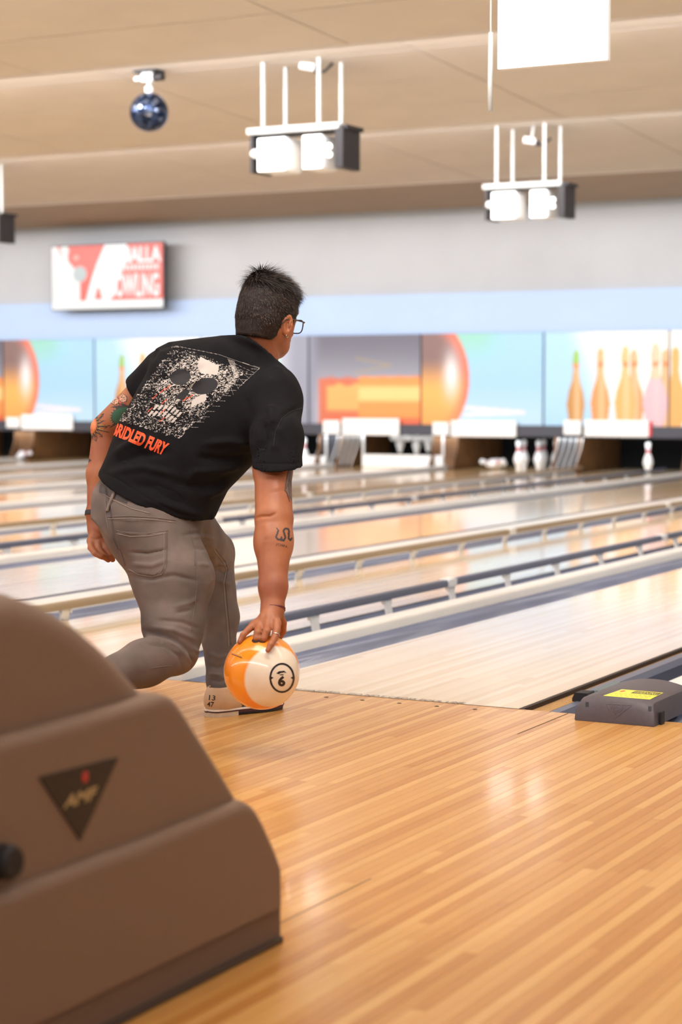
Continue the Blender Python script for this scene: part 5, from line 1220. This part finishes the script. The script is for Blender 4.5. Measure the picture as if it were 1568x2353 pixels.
for i in sel:
    p = V[i]; n_ = Nn[i]; l_ = ql[i]; out_ = (p-HD)
    if (p-HD)@n_ < 0: continue
    fl_ = l_-CR; fl_ /= np.linalg.norm(fl_)+1e-6; fl_ = fl_+np.array([.25, .55, -.25 if l_[2] < .06 else .15])*1.0
    d = HM.T@fl_; d = d-n_*(d@n_); d /= np.linalg.norm(d)+1e-6
    topf = np.clip((l_[2]-.045)/.05, 0, 1); nape = np.clip((-.03-l_[2])/.05, 0, 1); L_ = (.013+.017*topf)*(1-.5*nape)*rg.uniform(.7, 1.25)
    L_ *= 1.5 if (l_[2] > .075 and l_[1] < .0) else 1.0; lift = .16+.34*topf+rg.uniform(-.06, .2)
    if l_[1] > .07 and l_[2] > .02: lift += .25; L_ *= 1.5
    d = d+n_*lift+rg.normal(0, .16, 3); d /= np.linalg.norm(d); sd = np.cross(d, n_); sd /= np.linalg.norm(sd)+1e-6; w_ = rg.uniform(.0005, .0011)
    b = p-n_*.002; mid_ = b+d*L_*.55+n_*L_*.06; tip = b+d*L_-n_*L_*.12*(1-topf)
    k0 = len(tv); tv += [b-sd*w_, b+sd*w_, mid_+sd*w_*.8, mid_-sd*w_*.8, tip]; tf += [(k0, k0+1, k0+2, k0+3), (k0+3, k0+2, k0+4, k0+4)]
for a in range(0): pass
m = MB(); m.v = [tuple(x) for x in tv]; m.f = [t if len(set(t)) == 4 else t[:3] for t in tf]; m.mi = [0]*len(tf)
tag(link('strands', m.mesh('strands', False), [simple('strand_brown', '241a15', 0.6), simple('strand_light', '453429', 0.5)], hair_o), kind='stuff')
sd_ = hair_o.children[0].data; sd_.polygons.foreach_set('material_index', [1 if (q_//2) % 5 == 0 else 0 for q_ in range(len(sd_.polygons))])
# tuft at the crown and at the fringe
# ---- glasses
M_gl = simple('glasses_brown', '3a2a22', 0.3); M_lens = NT('lens'); M_lens.base((1, 1, 1)); M_lens.set(Roughness=0.02); M_lens.b.inputs['Transmission Weight'].default_value = 1.0; M_lens.b.inputs['IOR'].default_value = 1.1
gl = MB()
for s in (-1, 1):
    gl.tube([hp(s*.082, -.002, -.024), hp(s*.081, .03, -.017), hp(s*.077, .088, -.013), hp(s*.065, .099, -.013)], .0018, 8)
    gl.tube([hp(s*.082, -.002, -.024), hp(s*.081, -.018, -.042)], .0018, 8)
    rim = [hp(s*(.039+.026*math.copysign(abs(math.cos(a))**.6, math.cos(a))), .100-.004*abs(math.cos(a)), -.025+.021*math.copysign(abs(math.sin(a))**.7, math.sin(a))) for a in np.linspace(0, 2*math.pi, 28)]; gl.tube(rim, .0019, 6, cap=False)
gl.tube([hp(-.012, .101, -.017), hp(0, .108, -.013), hp(.012, .101, -.017)], .0018, 6); g_o = gl.build('glasses', M_gl, person, smooth=True); g_o['label'] = 'thin brown framed glasses'
for s in (-1, 1):
    rim = [hp(s*(.039+.025*math.copysign(abs(math.cos(a))**.6, math.cos(a))), .0995, -.025+.020*math.copysign(abs(math.sin(a))**.7, math.sin(a))) for a in np.linspace(0, 2*math.pi, 24, endpoint=False)]
    m = MB(); m.add(rim+[p+HF*.001 for p in rim], [tuple(range(24)), tuple(range(47, 23, -1))]+[(i, (i+1) % 24, 24+(i+1) % 24, 24+i) for i in range(24)]); m.build('lens', M_lens.m, g_o)
m = MB(); ec = hp(.083, .012, -.073); m.tube([ec+HU*math.cos(a)*.0045+HF*math.sin(a)*.0045 for a in np.linspace(0, 2*math.pi, 16)], .0009, 6); m.build('earring', simple('earring_silver', 'd8d4cc', 0.2, metal=1.0), person, smooth=True)

# ---- bowling shoes
M_tan = simple('shoe_tan', 'c9a682', 0.45, noise=0.08, scale=20); M_shoeblk = simple('shoe_black', '1c1a1d', 0.5, noise=0.1, scale=40); M_solew = simple('sole_white', 'e9dfd3', 0.5); M_solem = simple('sole_maroon', '4a2228', 0.5); M_heel = simple('heel_cream', 'cdb79c', 0.6, noise=0.12, scale=30)
def make_shoe():
    t = empty('shoe'); t.parent = person
    # local: y forward from heel, x side, z up
    out = [(-.000, -.034, 0), (.018, -.040, 0), (.06, -.040, 0), (.11, -.036, 0), (.17, -.044, 0), (.22, -.046, 0), (.26, -.036, 0), (.283, -.012, 0)]
    yy_ = np.array([0, .006, .02, .06, .11, .16, .20, .24, .27, .288]); wl = np.array([.004, .026, .035, .038, .035, .041, .046, .044, .033, .006])
    def outline(g=0.0, y0=None, y1=None):
        Y_ = np.linspace(-.002-g, .290+g, 60); Y_ = Y_[(Y_ >= (y0 if y0 is not None else -9)) & (Y_ <= (y1 if y1 is not None else 9))]; W__ = np.interp(Y_, yy_, wl)+g*.7
        return [(-w_, y_) for y_, w_ in zip(Y_, W__)]+[(w_, y_) for y_, w_ in zip(Y_[::-1], W__[::-1])]
    def slab(g, z0, z1, mat, nm, **k_): m = MB(); m.prism(outline(g, **k_), z0, z1, 'z'); o = m.build(nm, mat, t); smooth_by_angle(o, 40); return o
    slab(.001, .0, .014, M_heel, 'heel', y1=.098); slab(.0, .003, .009, M_shoeblk, 'outsole', y0=.09)
    slab(.003, .014, .0185, M_solem, 'welt_stripe'); slab(.004, .0185, .024, M_solew, 'welt')
    for o_ in t.children: 
        if o_.name.startswith('outsole'): o_.scale = (1, 1, 1)
    fs = slab(.002, .009, .014, M_solem, 'midsole', y0=.095)
    I3 = np.eye(3)
    def upper(P):
        d = ell(P, (0, .045, .05), I3, (.039, .052, .052)); d = smin(d, cone(P, (0, .05, .055), (0, .055, .085), .036, .041), .02)
        d = smin(d, econe(P, (0, .06, .05), (0, .17, .036), .036, .030, (1, 0, 0), 1.18), .03); d = smin(d, ell(P, (0, .215, .032), I3, (.046, .068, .034)), .03)
        d = smax(d, -(P[:, 2]-.022), .002); d = smax(d, P[:, 2]-(.094-.0*P[:, 1]), .004)
        return np.maximum(d, -np.maximum(cone(P, (0, .045, .07), (0, .05, .15), .033, .036), .05-P[:, 2]))
    V_, F_ = surface_net(upper, (-.06, -.02, .015), (.06, .31, .115), .003, 'upper', 1); me = npmesh('upper', V_, F_)
    me.materials.append(M_tan); me.materials.append(M_shoeblk); c_ = V_[F_].mean(1)
    front = (c_[:, 1] > .082+.030*np.sin(np.clip((c_[:, 2]-.03)/.06, 0, 1)*math.pi*.5)*-1.6+.03) ; me.polygons.foreach_set('material_index', front.astype(np.int32)); up = link('upper', me, None, t)
    m = MB(); 
    for k_ in range(5): y_ = .115+.018*k_; m.tube([(-.022, y_, .066-.006*k_), (0, y_+.004, .074-.006*k_), (.022, y_, .066-.006*k_)], .0022, 6)
    m.build('laces', M_shoeblk, t, smooth=True)
    return t
sh = make_shoe(); a0 = ROT@(onZ(478, 1648)-ORG); ft = ROT@(onZ(638, 1629)-ORG); dr = ft-a0; sh.location = (a0[0]-.004, a0[1]+.01, 0.0); sh.rotation_euler = (0, 0, math.atan2(-dr[0], dr[1])); sh['label'] = 'tan and black bowling shoe with size numbers on the heel'
bpy.context.view_layer.update()
up = [o for o in sh.children if o.name.startswith('upper')][0]
BU = bvh_of([up]); nc = Canvas(80, 90); nc.text('13', 12, 4, 54, 34, '1c1716', bold=.01); nc.text('47', 4, 48, 56, 34, '1c1716', bold=.01)
patch('size_numbers', BU, CAM, quad_rays([(478, 1595), (500, 1597), (496, 1628), (474, 1626)], 60, 66), nc, attr_mat('number_ink', 0.6), up, 0.0006)
sh2 = copy_tree(sh, person); sh2.rotation_euler = (math.radians(-32), 0, math.radians(-4)); sh2.location = Vector(ANR)-sh2.rotation_euler.to_matrix()@Vector((0, .048, .078)); sh2['label'] = 'trailing bowling shoe resting on its toe'
for c_ in list(sh2.children):
    for d_ in list(c_.children): bpy.data.objects.remove(d_)
bpy.context.view_layer.update()
zs = min((sh2.matrix_world@(c_.matrix_local@Vector(v_.co)) if False else (c_.matrix_world@v_.co)).z for c_ in sh2.children for v_ in c_.data.vertices); sh2.location.z -= zs

# ================================================================== BOWLING BALL
bw = Wp(BALLC); ball = empty('bowling_ball', tuple(bw), YAW, 'orange and white bowling ball with a ringed six in the bowler\'s hand', 'bowling ball'); bpy.context.view_layer.update()
nlat, nlon = 96, 160; th = np.linspace(0.0005, math.pi-0.0005, nlat); ph = np.linspace(0, 2*math.pi, nlon, endpoint=False); TT, PP = np.meshgrid(th, ph, indexing='ij')
DIR = np.stack([np.sin(TT)*np.cos(PP), np.sin(TT)*np.sin(PP), np.cos(TT)], -1).reshape(-1, 3)
i = np.arange(nlat-1)[:, None]*nlon; j = np.arange(nlon)[None]; FF = np.stack([(i+j).ravel(), (i+nlon+j).ravel(), (i+nlon+(j+1) % nlon).ravel(), (i+(j+1) % nlon).ravel()], 1)
def ball_dir(u, v):
    d = ray(u, v); d = d/np.linalg.norm(d); oc = CAM-bw; b = oc@d; c = oc@oc-BR*BR; disc = max(b*b-c, 0); p = CAM+d*(-b-math.sqrt(disc)); q = ROT@(p-bw); return q/np.linalg.norm(q)
k = NT('ball_shell'); tc = k.n('TexCoord')
# white front with the ringed number, orange behind: the border runs through these three points of the shell
a1, a2, a3 = ball_dir(617, 1487), ball_dir(564, 1548), ball_dir(600, 1621); nn = np.cross(a2-a1, a3-a1); nn /= np.linalg.norm(nn)
if nn@ball_dir(640, 1560) < 0: nn = -nn
dd = float(nn@a1)
dp = k.n('VectorMath', operation='DOT_PRODUCT'); k.l(tc.outputs['Object'], dp.inputs[0]); dp.inputs[1].default_value = tuple(nn/BR)
nz = k.n('TexNoise'); nz.inputs['Scale'].default_value = 9; k.l(tc.outputs['Object'], nz.inputs['Vector'])
mm_ = k.n('MapRange'); k.l(dp.outputs['Value'], mm_.inputs[0]); mm_.inputs[1].default_value = dd-.03; mm_.inputs[2].default_value = dd+.03
or_ = k.ramp(nz.outputs[0], [(.3, S('ee8414')), (.7, S('f6a024'))]); wh = k.ramp(nz.outputs[0], [(.3, S('e2d2bc')), (.7, S('f0e4d2'))])
k.base(k.mix(mm_.outputs[0], or_, wh)); k.set(Roughness=0.22); k.b.inputs['Coat Weight'].default_value = 0.5
bshell = link('shell', npmesh('shell', DIR*BR, FF), k.m, ball)
bpy.context.view_layer.update(); BBL = bvh_of([bshell])
bcv = Canvas(220, 260); m1 = bcv.ell(110, 130, 106, 126); m2 = bcv.ell(110, 130, 90, 110); bcv.put(m1 & ~m2, '241b20')
bcv.text('6', 76, 112, 62, 90, '241b20', bold=.05); bcv.poly([(62, 92), (84, 74), (128, 70), (150, 88), (128, 84), (100, 88), (84, 98)], '241b20'); bcv.poly([(84, 106), (104, 98), (126, 100), (120, 108)], '241b20')
bcv.poly([(18, 118), (40, 128), (18, 142)], '241b20'); bcv.poly([(202, 118), (182, 128), (202, 142)], '241b20')
patch('number_mark', BBL, CAM, quad_rays([(618, 1522), (678, 1522), (678, 1593), (618, 1593)], 130, 150), bcv, attr_mat('ball_ink', 0.3), ball, 0.0005, label='black ring around the number six')
lc = Canvas(120, 60)
for k_ in range(2): lc.poly([(8+k_*4, 8+k_*20), (108, 14+k_*20), (106, 24+k_*20), (8+k_*4, 18+k_*20)], ('d8a24a', '6a431a')[k_])
patch('small_print', BBL, CAM, quad_rays([(530, 1496), (562, 1503), (558, 1518), (528, 1506)], 60, 30), lc, attr_mat('small_ink', 0.4), ball, 0.0005)
for (u, v) in ((603, 1471), (589, 1471), (640, 1462)):
    p = ball_dir(u, v); c_ = p*BR; tt = np.cross(p, [0, 0, 1.0]); tt /= np.linalg.norm(tt); t2 = np.cross(p, tt); m = MB()
    m.add([c_+p*.0006+tt*math.cos(a)*.0125+t2*math.sin(a)*.0125 for a in np.linspace(0, 2*math.pi, 20, endpoint=False)]+[c_-p*.02+tt*math.cos(a)*.0125+t2*math.sin(a)*.0125 for a in np.linspace(0, 2*math.pi, 20, endpoint=False)], [tuple(range(20)), tuple(range(39, 19, -1))]+[(i_, (i_+1) % 20, 20+(i_+1) % 20, 20+i_) for i_ in range(20)]); m.build('finger_hole', simple('hole_dark', '2a1408', 0.7), ball)
